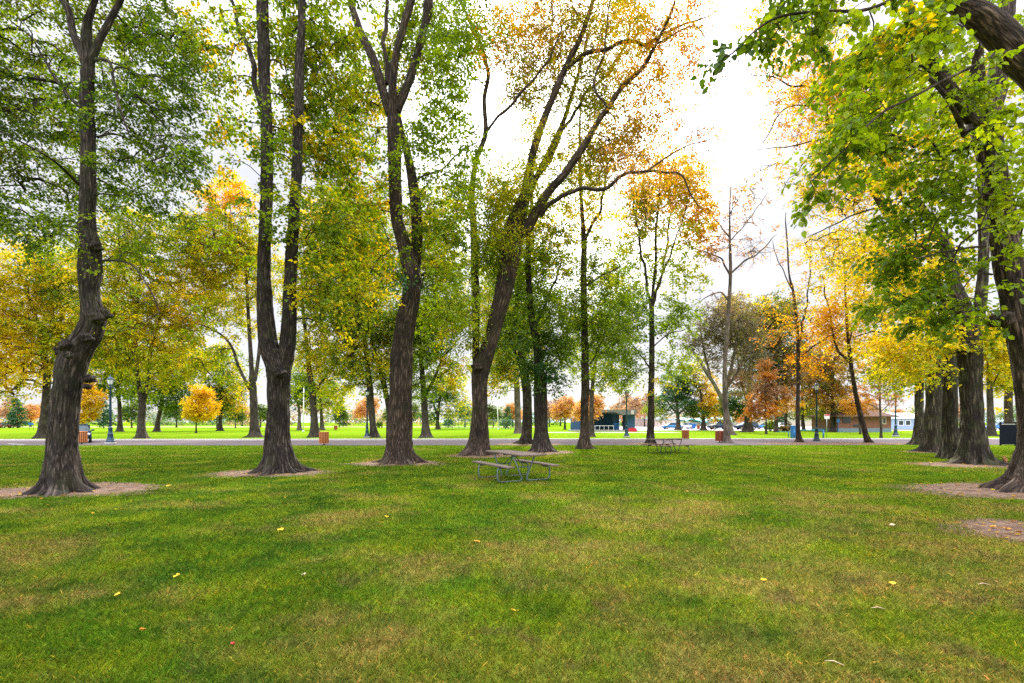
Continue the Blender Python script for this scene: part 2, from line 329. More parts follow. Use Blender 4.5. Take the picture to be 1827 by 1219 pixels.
# low hill on the horizon
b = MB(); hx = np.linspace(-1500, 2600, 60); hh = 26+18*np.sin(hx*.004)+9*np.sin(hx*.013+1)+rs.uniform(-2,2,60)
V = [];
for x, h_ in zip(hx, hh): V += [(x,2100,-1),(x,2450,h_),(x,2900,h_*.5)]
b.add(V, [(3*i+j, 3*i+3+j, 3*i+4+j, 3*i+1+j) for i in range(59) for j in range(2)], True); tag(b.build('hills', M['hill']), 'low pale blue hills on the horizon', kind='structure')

SOILS = []
def soil(px, py, rx, y0, y1, label, seed):
    """ragged bare patch: px centre, half-width in px, near and far edge rows"""
    r = np.random.RandomState(seed); zn, zf = gz(y1), gz(y0); zc = (zn+zf)/2; rz = (zf-zn)/2; X = (px-CX)/F*gz(py); rX = rx/F*gz(py)
    n = 72; th = np.linspace(0, 2*PI, n, endpoint=False)
    m = 1+.10*np.sin(3*th+r.rand()*6)+.07*np.sin(5*th+r.rand()*6)+.06*np.sin(11*th+r.rand()*6)+.04*np.sin(19*th+r.rand()*6)+r.uniform(-.06,.06,n)
    b = MB(); V = [(X, zc, .022)]+[(X+rX*m[i]*.5*math.cos(th[i]), zc+rz*m[i]*.5*math.sin(th[i]), .018) for i in range(n)]+[(X+rX*m[i]*math.cos(th[i]), zc+rz*m[i]*math.sin(th[i]), .004) for i in range(n)]
    Fc = [(0, 1+i, 1+(i+1)%n) for i in range(n)]+[(1+i, 1+n+i, 1+n+(i+1)%n, 1+(i+1)%n) for i in range(n)]
    b.add(V, Fc, True); tag(b.build('soil_patch', SOIL), label, kind='structure')
    SOILS.append((X, zc, rX, rz))
soil(118, 876, 160, 861, 891, 'bare soil ring round the foot of the burled tree at the left', 1)
soil(488, 843, 112, 836.5, 853, 'bare soil ring round the foot of the twin stemmed tree', 2)
soil(712, 826, 90, 821.5, 833, 'bare soil ring round the brown tree left of the picnic table', 3)
soil(862, 812, 62, 808.5, 818.5, 'bare soil under the tree behind the near picnic table', 4)
soil(978, 807, 48, 803.5, 811.5, 'bare soil beside the tree right of the near picnic table', 5)
soil(1800, 878, 172, 861, 899, 'wide bare soil patch at the foot of the big tree on the right', 6)
soil(1715, 829, 108, 824.5, 837, 'bare soil in front of the ridged double trunk on the right', 7)
soil(1870, 952, 152, 925, 988, 'dark bare soil patch nearest the camera at the right edge', 8)
soil(1655, 807, 45, 804.5, 810, 'thin strip of bare soil in the right row of trees', 9)
soil(1165, 792.5, 45, 790, 796.5, 'trodden soil by the road at the golden topped tree', 10)
soil(1490, 791.8, 150, 789.8, 794.0, 'leaf strewn bare strip along the road at the leaning tree', 12)
soil(945, 792.5, 60, 790.5, 796, 'trodden soil by the road behind the paired trees', 13)

# ------------------------------------------------------------------ grass blades
def grass():
    r = np.random.RandomState(11)
    n = 1500000
    z = 2.3*np.exp(r.rand(n)**.93*math.log(34/2.3))                   # density falls with the square of distance
    x = r.uniform(-1, 1, n)*(1.3*z+4)
    keep = np.ones(n, bool)
    for X, zc, rX, rz in SOILS:
        keep &= ((x-X)/rX)**2+((z-zc)/rz)**2 > r.uniform(.45, 1.08, n)
    x, z = x[keep], z[keep]; n = len(x)
    hgt = r.uniform(.020, .052, n)*(1+.15*np.sin(x*2.1)*np.sin(z*1.7)); wd = np.clip(.0030*z/3.0, .0038, .022)*r.uniform(.6,1.3,n)
    hgt *= np.clip(z/12, 1, 1.35)
    a = r.uniform(0, 2*PI, n); lean = r.uniform(.15, 1.3, n)*hgt; la = r.uniform(0, 2*PI, n)
    V = np.zeros((n, 4, 3)); ca, sa = np.cos(a)*wd/2, np.sin(a)*wd/2
    V[:,0] = np.stack([x-ca, z-sa, np.full(n, -.002)], 1); V[:,1] = np.stack([x+ca, z+sa, np.full(n, -.002)], 1)
    V[:,2] = np.stack([x+ca*.7+np.cos(la)*lean*.4, z+sa*.7+np.sin(la)*lean*.4, hgt*.6], 1)
    V[:,3] = np.stack([x+np.cos(la)*lean, z+np.sin(la)*lean, hgt], 1)
    i = np.arange(n)[:,None]*4
    col = np.ones((n,3))*r.uniform(.6, 1.6, (n,1)); dry = r.rand(n) < .075; col[dry] *= np.array([2.2,1.35,1.6]); col[:,0] *= r.uniform(.8,1.25,n)
    col = np.repeat(col, 1, 0)
    o = npmesh('grass', V.reshape(-1,3), [np.concatenate([i, i+1, i+2, i+3], 1)], BLADE, col=col, smooth=False)
    tag(o, 'short mown grass blades of the near lawn', 'grass', kind='stuff')
grass()

# ------------------------------------------------------------------ trees
COLS = {'D': (.040,.090,.007), 'G': (.092,.168,.006), 'g': (.185,.275,.006), 'L': (.31,.38,.007), 'l': (.22,.32,.007), 'Y': (.68,.53,.008), 'A': (.64,.41,.008),
        'O': (.58,.25,.015), 'R': (.33,.16,.09), 'P': (.48,.29,.21), 'B': (.030,.115,.045), 'b': (.07,.16,.09), 'o': (.13,.13,.03), 'W': (.15,.12,.115), 'M': (.40,.38,.008), 'S': (.55,.37,.27), 'N': (.36,.20,.012)}
def smoothpath(P, R, step):
    P = np.asarray(P, float); R = np.asarray(R, float); n = len(P)
    if n < 2: return P, R
    out, ro = [], []
    for i in range(n-1):
        p0, p1, p2, p3 = P[max(i-1,0)], P[i], P[i+1], P[min(i+2,n-1)]
        m = max(1, int(math.ceil(np.linalg.norm(p2-p1)/step)))
        for t in np.arange(m)/m:
            out.append(.5*((2*p1)+(-p0+p2)*t+(2*p0-5*p1+4*p2-p3)*t*t+(-p0+3*p1-3*p2+p3)*t**3)); ro.append(R[i]+(R[i+1]-R[i])*t)
    out.append(P[-1]); ro.append(R[-1]); return np.array(out), np.array(ro)
def vnoise(u, v, r, nu, nv):            # smooth value noise, periodic in u
    g = r.rand(nv+2, nu); iu = np.floor(u).astype(int); iv = np.floor(v).astype(int) % (nv+1); fu = u-np.floor(u); fv = v-np.floor(v)
    fu = fu*fu*(3-2*fu); fv = fv*fv*(3-2*fv); a = iu % nu; b = (iu+1) % nu; c = (iv+1) % (nv+2)
    return (g[iv,a]*(1-fu)+g[iv,b]*fu)*(1-fv)+(g[c,a]*(1-fu)+g[c,b]*fu)*fv
def tube_np(P, R, sides, r, flare=0, ridge=0, lump=.05, z0=0, lobes=6):
    n = len(P); T = np.gradient(P, axis=0) if n > 2 else np.repeat((P[1]-P[0])[None], n, 0); T /= np.linalg.norm(T, axis=1)[:,None]+1e-9
    U = np.zeros_like(P); u = np.array([1., 0, 0]) if abs(T[0][0]) < .9 else np.array([0, 1., 0])
    for i in range(n):
        u = u-T[i]*u.dot(T[i]); u /= np.linalg.norm(u)+1e-9; U[i] = u
    B = np.cross(T, U)
    th = np.linspace(0, 2*PI, sides, endpoint=False); s = np.concatenate(([0], np.cumsum(np.linalg.norm(np.diff(P, axis=0), axis=1))))
    TH, SS = np.meshgrid(th, s); RR = R[:,None]*np.ones((1, sides))
    if lump:
        RR *= 1+lump*(vnoise(TH/(2*PI)*4, SS*1.6/ (R.mean()*4+.3), r, 4, 60)-.5)*2
    if flare:
        h = np.maximum(P[:,2:3], 0); ph = r.rand(4)*6
        tw = TH+.25*np.sin(h*3)
        lob = np.clip(.5+.5*np.cos(lobes*tw+ph[0]+.9*np.sin(TH+ph[2])), 0, 1)**1.3*(.65+.35*np.cos(2*TH+ph[1]))+.25*np.cos((lobes*2+1)*TH+ph[3])
        RR *= 1+.85*flare*(.16*np.exp(-h/.8)+np.exp(-h/.30)*(.25+.55*lob)+.55*np.exp(-h/.09)*lob*1.4)
        RR *= 1+.10*flare*np.exp(-h/1.2)*np.cos(lobes*tw+ph[0])
    if ridge:
        k = max(9, int(2*PI*R.mean()/.06)); a = vnoise(TH/(2*PI)*k+.35*np.sin(SS*2.1), SS*2.6, r, k, 400); a2 = vnoise((TH/(2*PI)*k*2)+.5, SS*7.0, r, 2*k, 600)
        RR += ridge*(1-np.abs(2*a-1)*1.6)+ridge*.45*(a2-.5)
    V = P[:,None,:]+RR[:,:,None]*(np.cos(TH)[:,:,None]*U[:,None,:]+np.sin(TH)[:,:,None]*B[:,None,:])
    rm = max(R.mean(), .02); off = r.uniform(0, 40, 3)
    RK = np.minimum(RR, rm*2.2); bk = np.stack([np.cos(TH)*RK+off[0], np.sin(TH)*RK+off[1], SS+off[2]], 2)
    i = np.arange(n-1)[:,None]*sides; j = np.arange(sides)[None]; j2 = (j+1) % sides
    Q = np.stack([i+j, i+j2, i+sides+j2, i+sides+j], 2).reshape(-1, 4)
    return V.reshape(-1,3), Q, bk.reshape(-1,3)
class TB:
    def __init__(s): s.V=[]; s.Q=[]; s.K=[]; s.n=0
    def add(s, V, Q, K): s.V.append(V); s.Q.append(Q+s.n); s.K.append(K); s.n += len(V)
    def ball(s, c, rad, r, sq=.8):
        n, m = 14, 18; th = np.linspace(0, PI, n); ph = np.linspace(0, 2*PI, m, endpoint=False); A, Bq = np.meshgrid(ph, th)
        q = rad*(1+.22*np.sin(3*A+r.rand()*6)*np.sin(Bq)+.18*np.sin(5*Bq+2*A+r.rand()*6)+r.uniform(-.03,.03,A.shape))
        V = np.stack([c[0]+q*np.sin(Bq)*np.cos(A), c[1]+q*np.sin(Bq)*np.sin(A), c[2]+q*sq*np.cos(Bq)], 2).reshape(-1,3)
        i = np.arange(n-1)[:,None]*m; j = np.arange(m)[None]; j2 = (j+1) % m; Q = np.stack([i+j, i+m+j, i+m+j2, i+j2], 2).reshape(-1,4)
        s.add(V, Q, V*1.3)
    def build(s, name, m, parent, off): return npmesh(name, np.concatenate(s.V), [np.concatenate(s.Q)], m, parent, bk=np.concatenate(s.K), off=off)

def leaves_mesh(T, D, cnt, Ls, leaf, droop, pal, r, fold, fan=1.15, flat=.35, spread=.10, ups=1.0, narrow=.42):
    """T sprays, D directions, cnt leaves each, Ls spray length"""
    n = len(T); rep = np.repeat(np.arange(n), cnt); m = len(rep); K = 6
    ka = r.uniform(-fan, fan, (n, K)); kz = r.normal(0, flat, (n, K)); kl = r.uniform(.55, 1.15, (n, K))
    kk = r.randint(0, K, m); a = ka[rep, kk]; t = r.rand(m)**.75; lz = kz[rep, kk]; Lx = (Ls[rep]*kl[rep, kk])
    d = D[rep]; dh = np.stack([d[:,0]*np.cos(a)-d[:,1]*np.sin(a), d[:,0]*np.sin(a)+d[:,1]*np.cos(a), d[:,2]*.5+lz], 1); dh /= np.linalg.norm(dh, axis=1)[:,None]+1e-9
    back = r.uniform(-.25, 0, m)[:,None]*Ls[rep][:,None]*d
    pos = T[rep]+back+dh*(Lx*t)[:,None]; pos[:,2] -= droop*Lx*t*t; pos += r.normal(0, 1, (m,3))*(spread*Ls[rep])[:,None]*np.array([1,1,.7])
    sgn = r.choice([-1, 1], m); sa = sgn*r.uniform(.3, 1.3, m)
    ld = np.stack([dh[:,0]*np.cos(sa)-dh[:,1]*np.sin(sa), dh[:,0]*np.sin(sa)+dh[:,1]*np.cos(sa), dh[:,2]-r.uniform(.1, 1.1, m)*(.5+droop)], 1)+r.normal(0,.25,(m,3)); ld /= np.linalg.norm(ld, axis=1)[:,None]+1e-9
    nr = np.stack([r.normal(0,.55,m), r.normal(0,.55,m), np.full(m, ups)], 1); nr -= ld*(nr*ld).sum(1)[:,None]; nr /= np.linalg.norm(nr, axis=1)[:,None]+1e-9
    sd_ = np.cross(ld, nr); s = leaf*r.uniform(.65, 1.25, m)[:,None]
    if fold:
        up = nr*s*.13
        v = [pos, pos+ld*s*.28+sd_*s*.40+up, pos+ld*s*.68+sd_*s*.30+up*.8, pos+ld*s-nr*s*.1, pos+ld*s*.68-sd_*s*.30+up*.8, pos+ld*s*.28-sd_*s*.40+up]
        V = np.stack(v, 1).reshape(-1,3); i = np.arange(m)[:,None]*6; Q = np.concatenate([i,i+1,i+2,i+3,i,i+3,i+4,i+5], 1).reshape(-1,4); rp_ = 2
    else:
        v = [pos, pos+ld*s*.45+sd_*s*narrow, pos+ld*s, pos+ld*s*.45-sd_*s*narrow]; V = np.stack(v, 1).reshape(-1,3); i = np.arange(m)[:,None]*4; Q = np.concatenate([i,i+1,i+2,i+3], 1); rp_ = 1
    P = [np.array([COLS[c] for c in p]) for p in pal]
    base = np.stack([p[r.randint(len(p))] for p in P]); c1 = base[rep]; alt = np.stack([P[q][r.randint(len(P[q]))] for q in rep]) if m < 9000 else None
    if alt is None:
        ml = max(len(p) for p in P); PP = np.stack([p[np.arange(ml) % len(p)] for p in P]); alt = PP[rep, r.randint(0, ml, m)]
    f = (r.rand(m) < .35)[:,None]; mixw = r.uniform(0,.35,(m,1)); c = np.where(f, alt, c1*(1-mixw)+alt*mixw)
    c = c*r.uniform(.72, 1.3, (m,1))*np.stack([r.uniform(.9,1.12,m), np.ones(m), np.ones(m)], 1)
    return V, Q, np.repeat(np.clip(c, 0, .8), rp_, 0), (ka, kz, kl)

TREE_N = [0]
def tree(label, z0, limbs, blobs, leaf=.1, sp=.75, bark=None, name='park_tree', cat='tree', droop=.35, flare=1.0, detail=0, per=70, bow=.12, group=None,
         burls=(), rmin=.006, upcost=.5, twig=True, fold=None, fan=1.15, flat=.35, clutter=0, lobes=6, dens=1.0, narrow=.42, br=1.0, taper=.45):
    """limbs: [[(px,py,width_px[,dz]),...],...] traced from the base up. blobs: (px,py,rx,ry,cover,palette[,dz,rz])"""
    TREE_N[0] += 1; r = np.random.RandomState(100+TREE_N[0]); bark = bark or BARK
    fold = (z0 < 21) if fold is None else fold
    pxm = z0/F
    b0 = limbs[0][0]; base = W(b0[0], b0[1], z0); base[2] = 0
    root = thing(name, label, cat, tuple(base), 0, group)
    wf = (lambda v: .84) if z0 > 44 else (lambda v: .60+.28*min(1, v/38))
    tb = TB(); nodes, nrad = [], []
    for li, lm in enumerate(limbs):
        P = []; R = []
        for q in lm:
            dz = q[3] if len(q) > 3 else 0
            P.append(W(q[0], q[1], z0+dz)); R.append(q[2]*wf(q[2])/2*(z0+dz)/F/math.sqrt(1+((q[0]-CX)/F)**2))
        P = np.array(P); R = np.array(R)
        e = (P[-1]-P[-2]); e = e/(np.linalg.norm(e)+1e-9)*min(R[-1]*22, 1.6); P = np.concatenate([P, [P[-1]+e*.5+[0,0,.03], P[-1]+e+r.normal(0,.08,3)]]); R = np.concatenate([R, [R[-1]*.62, R[-1]*.18]])
        if li == 0: P = np.concatenate([[P[0]*[1,1,0]-[0,0,.15]], [P[0]*[1,1,0]+[0,0,.03]], P[1:]]); R = np.concatenate([[R[0]], [R[0]], R[1:]])
        step = (.045 if detail > 1 else .12 if detail else .35)
        P, R = smoothpath(P, R, max(step, .3*pxm*2)); 
        sides = (110 if detail > 1 else 40 if detail else 16) if R.mean() > .12 else (28 if detail else 10)
        if detail and li: sides = min(sides, 48)
        rr = R.copy()
        if li and R.mean() < .085:
            s_ = np.concatenate(([0], np.cumsum(np.linalg.norm(np.diff(P, axis=0), axis=1)))); env = np.clip(s_/1.2, 0, 1)[:,None]; am = min(.055, .7*R.mean()+.01)
            P = P+env*am*np.stack([np.sin(s_*2.3+r.rand()*6)+.6*np.sin(s_*5.1+r.rand()*6), np.sin(s_*2.0+r.rand()*6), .7*np.sin(s_*2.7+r.rand()*6)+.4*np.sin(s_*6+r.rand()*6)], 1)
        tb.add(*tube_np(P, rr, sides, r, flare if li == 0 else 0, (.024 if R.mean() > .1 else .005) if detail > 1 else (.012 if detail and R.mean() > .1 else 0), .07 if li == 0 else .035, lobes=lobes))
        st = max(1, int(.3/max(step, .01)))
        nodes += list(P[::st]); nrad += list(R[::st])
    if detail:
        r0 = limbs[0][0][2]*.9/2*z0/F/math.sqrt(1+((b0[0]-CX)/F)**2); nr_ = 7 if detail > 1 else 5
        for k in range(nr_):
            a = 2*PI*(k+r.uniform(-.3,.3))/nr_; ln_ = r0*r.uniform(.9, 2.0)*flare; pts = []
            for q in np.linspace(0, 1, 9):
                aa = a+.35*math.sin(q*3+r.rand()*.4)*(1 if k % 2 else -1); dd = r0*.75+q*ln_
                pts.append(base+np.array([math.cos(aa)*dd, math.sin(aa)*dd, .05*r0+.22*r0*(1-q)**2-.06*q]))
            rr_ = r0*np.linspace(.26, .05, 9)*r.uniform(.7, 1.1); P_, R_ = smoothpath(pts, rr_, .08); tb.add(*tube_np(P_, R_, 12, r, 0, 0, .2))
    for (bx, by, bs, bd) in burls: tb.ball(W(bx, by, z0+bd), bs*pxm, r)
    nodes = np.array(nodes); nrad = np.array(nrad)
    Ts, pal, cov = [], [], []
    la = .45*leaf*leaf*.92*(narrow/.42)
    for bl in blobs:
        cx, cy, rx, ry, cv, pl = bl[:6]; dz = bl[6] if len(bl) > 6 else 0
        rX, rZ = rx*pxm, ry*pxm; rY = bl[7] if len(bl) > 7 else min(max(rX, 1.0), .28*z0)
        nl = -math.log(1-min(cv, .96))*PI*rX*rZ/(.5*la)*dens*(1.45 if z0 > 21 else 1.1); ns = max(1, int(nl/per))
        c = W(cx, cy, z0+dz); q = r.normal(0, 1, (ns,3)); q /= np.linalg.norm(q, axis=1)[:,None]; q *= (r.rand(ns)**.45)[:,None]
        p = c+q*np.array([rX, rY, rZ]); p[:,2] = np.maximum(p[:,2], H+.6 if cy < 700 else 1.0)
        Ts.append(p); pal += [pl]*ns
    T = np.concatenate(Ts); n = len(T)
    # grow each branch from the nearest wood
    d0 = np.min(np.linalg.norm(T[:,None]-nodes[None], axis=2), 1); order = np.argsort(d0)
    NP = list(nodes); arr = np.zeros((len(nodes)+n*40, 3)); arr[:len(nodes)] = nodes; cntn = len(nodes); parent = [-1]*cntn; paths = []; D = np.zeros((n,3))
    for oi in order:
        t = T[oi]; dv = t-arr[:cntn]; dist = np.linalg.norm(dv, axis=1); cost = dist+upcost*np.maximum(0, -dv[:,2])
        j = int(np.argmin(cost)); dd = dist[j]; m = max(2, min(30, int(dd/.3))); p0 = arr[j].copy(); path = [j]
        perp = r.normal(0, 1, 3)*.07*dd
        for q in range(1, m+1):
            f = q/m; p = p0+(t-p0)*f+np.array([0,0,bow*dd*math.sin(PI*f)])+perp*math.sin(PI*f)+(r.normal(0,.02*min(dd,2),3) if q < m else 0)
            arr[cntn] = p; parent.append(path[-1]); path.append(cntn); cntn += 1
        paths.append(path); v = arr[path[-1]]-arr[path[-2]]+.4*(t-p0)/max(dd,.1); v[2] *= .5; D[oi] = v/(np.linalg.norm(v)+1e-9)
    cnt = np.zeros(cntn)
    for p in paths: cnt[p[-1]] += 1
    for i in range(cntn-1, len(nodes)-1, -1): cnt[parent[i]] += cnt[i]
    rad = br*rmin*np.maximum(cnt, 1)**.5
    bt = tb
    for p in paths:
        P = arr[p]; R = rad[p].copy(); cap = nrad[p[0]]*.55 if p[0] < len(nodes) else rad[p[0]]
        R = np.minimum(R, max(cap, rmin)); R[0] = min(R[0], R[1]*1.3) if len(R) > 1 else R[0]
        if p[0] >= len(nodes): R[0] = R[1]
        R = np.minimum.accumulate(R); R[-1] *= .6
        s_ = 6 if z0 < 21 else 3
        bt.add(*tube_np(P, R, s_, r, 0, 0, 0))
    Ls = np.full(n, sp)*r.uniform(.7, 1.3, n)
    cn = np.full(n, per)*r.uniform(.6, 1.4, n); cn = cn.astype(int)
    V, Q, col, (ka, kz, kl) = leaves_mesh(T, D, cn, Ls, leaf, droop, pal, r, fold, fan, flat, narrow=narrow)
    if twig and z0 < 45:
        for i in range(n):
            for k2 in range(0, 6, 1 if z0 < 16 else 2):
                a = ka[i,k2]; d = D[i]; dh = np.array([d[0]*math.cos(a)-d[1]*math.sin(a), d[0]*math.sin(a)+d[1]*math.cos(a), d[2]*.5+kz[i,k2]]); dh /= np.linalg.norm(dh)+1e-9
                l_ = Ls[i]*kl[i,k2]; tt = np.array([0,.5,1.])[:,None]; P = T[i]+dh*l_*tt; P[:,2] -= (droop*l_*tt*tt)[:,0]
                bt.add(*tube_np(P, np.array([.55,.4,.2])*rmin, 3, r, 0, 0, 0))
    tb.build('trunk', bark, root, base)
    npmesh('crown', V, [Q], LEAF, root, col=col, smooth=False, off=base)
    return root

# ---- the row on the left
tree('dark tree with a swollen burl and S-bent trunk, foremost on the left', gz(878),
  [[(112,878,80),(111,850,66),(111,810,62),(112,770,60),(116,731,60),(121,690,60),(129,650,64),(141,620,60),(154,600,57),(164,582,54),(167,562,49),(162,541,40),(158,515,40),(160,483,50),(160,440,44),(156,410,36),(156,380,34),(157,330,33),(158,254,30),(154,203,31),(156,150,29),(156,108,28)],
   [(156,115,26),(136,72,21),(118,32,19),(108,0,18),(96,-60,15,.5),(80,-140,10,1)],
   [(158,115,24),(172,86,20),(192,52,18),(208,20,16),(219,0,15),(238,-60,13,-.5),(260,-150,8,-1)],
   [(140,190,9),(94,135,8,.6),(79,105,7,1),(60,72,5,1.2),(20,40,4,1.5)],
   [(170,107,12),(196,110,9,-.6),(203,147,8,-.8),(216,198,6,-.9),(226,232,4,-1)],
   [(141,330,9),(100,290,7,-.7),(50,262,5,-1.2),(0,235,4,-1.5)],
   [(139,440,8),(98,400,6,.8),(40,360,5,1.2),(-10,345,4,1.5)],
   [(174,245,8),(215,240,6,1),(265,272,4,1.5)],
   [(181,465,7),(230,470,5,-.5),(262,510,4,-.8),(285,555,3,-1)]],
  [(60,400,110,40,.3,'gGL',1.2,1.5),(60,60,150,100,.66,'GgGLo',1.4,2),(255,70,110,110,.52,'GgLo',1.4,2),(50,210,130,90,.68,'GDgo',1.4,2),(250,235,95,80,.62,'GDgo',1.4,2),(55,320,130,50,.66,'GDgo',1.2,2),(245,345,90,55,.6,'GDg',1.2,2),(150,160,80,60,.2,'GDg',-1.3,.8),
   (50,400,105,45,.62,'DGg'),(215,430,70,60,.45,'GgL'),(160,-120,260,130,.3,'GgD'),(290,160,60,150,.5,'GDg'),(320,300,40,60,.4,'Gg'),(-120,200,110,260,.5,'GDg'),(300,560,60,60,.2,'gL',-.6,1)],
  leaf=.068, sp=.60, detail=2, per=76, burls=((182,561,12,-.10),(173,567,11,-.28),(152,603,10,-.40),(121,618,14,-.20),(112,626,11,0),(124,634,7,-.45),(160,676,9,.05),(156,690,6,-.05),(172,440,10,-.1)), droop=.25, flare=1.25)
tree('tall twin stemmed tree with stems forking from one dark base', gz(843),
  [[(498,843,56),(497,810,51),(496,780,47),(497,730,45),(497,690,46),(497,660,50),(482,625,38),(476,590,36),(472,530,32),(471,480,28),(473,410,26),(476,331,26),(476,255,26),(474,178,24),(471,102,26),(469,40,26),(467,-40,24),(462,-160,18)],
   [(504,670,30),(512,630,34),(515,590,32),(517,530,28),(520,458,27),(524,400,24),(530,305,22),(531,245,21),(533,178,21),(535,102,19),(538,50,17),(539,0,17),(545,-80,15),(552,-180,10)],
   [(466,190,16),(456,146,14,.2),(448,102,13,.3),(431,56,11,.5),(413,0,9,.7),(395,-70,6,1)]],
  [(410,70,75,90,.50,'GgLA',.8,2),(395,180,60,70,.38,'GgLA',.6,1.5),(400,270,50,50,.36,'GglA',.6,1.5),(560,90,90,110,.74,'gGlM',1.6,2),(575,250,80,90,.74,'gGlY',1.6,2),(500,200,50,180,.35,'gGlY',1.4,1),(485,290,30,120,.34,'gGl',-.8,.4),(480,-130,230,130,.3,'GgL'),
   (575,400,85,70,.7,'gGlM'),(600,520,80,80,.66,'gGlMY'),(430,400,40,60,.3,'gl')],
  leaf=.115, sp=.7, detail=2, per=54, flare=1.25, burls=((498,665,10,-.5),))
tree('brown tree with one shorn dark stem, left of the picnic table', gz(826),
  [[(714,826,56),(713,800,51),(713,750,48),(715,700,44),(716,640,45),(718,610,40),(724,575,40),(733,530,36),(735,500,38),(727,460,31),(716,420,27),(708,390,26),(705,331,27),(704,275,27),(702,230,26),(701,185,24)],
   [(737,505,28,.4),(742,460,25,.5),(744,410,24,.5),(741,360,23,.5),(734,310,21,.6),(727,275,18,.8),(716,235,14,1.2),(708,190,9,1.6)],
   [(697,205,20),(682,158,20,.2),(666,107,20,.3),(645,61,17,.4),(629,15,15,.6),(612,-50,12,.8)],
   [(703,195,16),(701,158,17,-.2),(706,102,16,-.3),(719,51,16,-.4),(734,0,17,-.5),(750,-70,13,-.6)],
   [(708,200,18),(716,178,20,.1),(732,140,18,.2),(746,92,17,.3),(759,40,17,.4),(764,12,22,.4),(768,-50,14,.5)],
   [(690,150,10,.3),(687,66,10,.5),(688,0,9,.6),(688,-60,7,.7)],
   [(733,345,7,.3),(748,318,5,.4),(790,300,4,.5),(822,270,4,.8),(850,255,3,1)]],
  [(700,90,120,100,.5,'gGlM',1.6,1.5),(640,200,80,80,.72,'gGlY',1.2),(800,120,60,120,.55,'gGl'),(800,260,80,70,.6,'gGl'),(790,400,70,80,.62,'gGlM'),(640,340,70,70,.66,'gGlA'),(860,40,40,60,.3,'gGlO',.5),(700,-110,190,110,.3,'gG'),
   (715,500,30,50,.3,'gGB',-1,.5),(650,460,70,70,.6,'gGlMA'),(800,520,60,70,.55,'glL'),(700,300,30,60,.3,'gl',-.8,.4)],
  leaf=.12, sp=.8, detail=2, per=50, bark=BARK2, flare=1.0)
tree('broad tree leaning right into golden feathery limbs beside the picnic table', gz(812),
  [[(852,812,44),(855,780,37),(856,740,33),(856,690,33),(858,660,36),(872,620,33),(886,570,32),(898,520,36),(907,470,42),(914,430,46),(922,395,38),(936,350,24),(942,315,19),(952,270,18),(968,219,17),(986,175,16),(1004,132,15),(1020,98,14),(1032,76,13),(1046,40,12),(1056,8,11),(1066,-40,8)],
   [(850,660,20,.4),(849,610,16,.5),(849,540,19,.6),(847,483,19,.6),(846,420,17,.6),(842,346,14,.6),(850,285,12,.6),(866,239,12,.6),(864,178,10,.7),(871,137,10,.8),(866,110,9,.9),(855,75,8,1),(825,10,7,1.2),(800,-30,5,1.5)],
   [(864,242,8,.6),(885,212,7,.2),(902,198,8,0),(930,165,7,-.2),(955,140,6,-.4),(975,110,5,-.5),(1000,60,4,-.7)],
   [(916,425,26),(940,408,25,-.4),(963,366,20,-.8),(985,335,19,-1),(1004,315,18,-1.2),(1030,278,18,-1.5),(1048,250,16,-1.6),(1070,212,13,-1.8),(1085,193,13,-2),(1110,155,11,-2.2),(1146,122,10,-2.5),(1166,87,9,-2.7),(1187,46,7,-3),(1202,10,5,-3.3),(1215,-40,4,-3.5)],
   [(965,385,12,-.8),(983,360,12,-1.3),(1012,345,10,-1.8),(1044,338,10,-2.2),(1080,336,10,-2.5),(1105,315,9,-2.8),(1130,308,8,-3),(1156,305,8,-3.2),(1190,308,7,-3.4),(1212,315,6,-3.5),(1230,335,5,-3.6),(1243,358,4,-3.7)],
   [(1156,305,5,-3.2),(1185,283,5,-3.2),(1225,262,4,-3.2),(1262,250,3,-3.2)],
   [(1008,126,12),(1039,100,11,-.6),(1062,90,11,-1),(1085,85,10,-1.2),(1116,76,10,-1.5),(1156,77,9,-1.8),(1177,61,8,-2.2),(1215,48,6,-2.6),(1258,32,4,-3)],
   [(930,385,18,.6),(948,336,15,.9),(973,285,14,1.2),(993,244,12,1.5),(1008,210,11,1.8),(1020,170,9,2),(1035,120,7,2.2),(1050,60,5,2.5)],
   [(940,345,10,.4),(965,310,10,.4),(988,270,9,.6),(1015,215,8,.8),(1050,165,8,1),(1100,110,7,1.2),(1120,60,6,1.4),(1135,0,4,1.6)],
   [(1085,193,8,-2),(1060,150,6,-2.2),(1078,90,5,-2.4),(1085,30,4,-2.5),(1088,-30,3,-2.6)],
   [(1170,80,6,-2.7),(1205,60,5,-3),(1240,45,4,-3.2),(1258,70,3,-3.4)]],
  [(960,60,90,70,.5,'NAMo',1.2),(1060,50,90,70,.5,'MoNL',.6),(1150,60,80,70,.42,'AOMM',-2),(950,150,70,60,.4,'oMNl',1),(1050,170,70,70,.52,'oMlM',.8),(1100,250,70,50,.5,'NAMo',-1),(1150,180,60,60,.38,'NOAM',-2),
   (1040,290,70,50,.45,'MolL',1),(960,260,50,50,.4,'MLYg',0),(920,330,60,50,.55,'YMLgl',-.8),(1150,290,70,40,.28,'AORP',-3),(870,440,50,60,.6,'gGlM',0),(840,330,50,60,.5,'glM',0),(830,560,50,60,.55,'gGlY',0),(905,420,34,30,.5,'LMYl',-1,.6),
   (1215,60,55,60,.28,'RPOA',-3),(1235,240,40,50,.16,'RPO',-3),(1255,120,30,50,.14,'RPO',-3),(1020,-90,210,70,.25,'AOY',-1),(800,60,70,90,.45,'gGl',0),(880,60,50,60,.4,'AOgM',0),(1190,380,30,30,.12,'RPO',-3)],
  leaf=.12, sp=.85, detail=1, per=46, bark=BARK2, droop=.75, flare=1.1, narrow=.29, dens=1.3, bow=.18, rmin=.0055, burls=((850,655,9,-.5),))
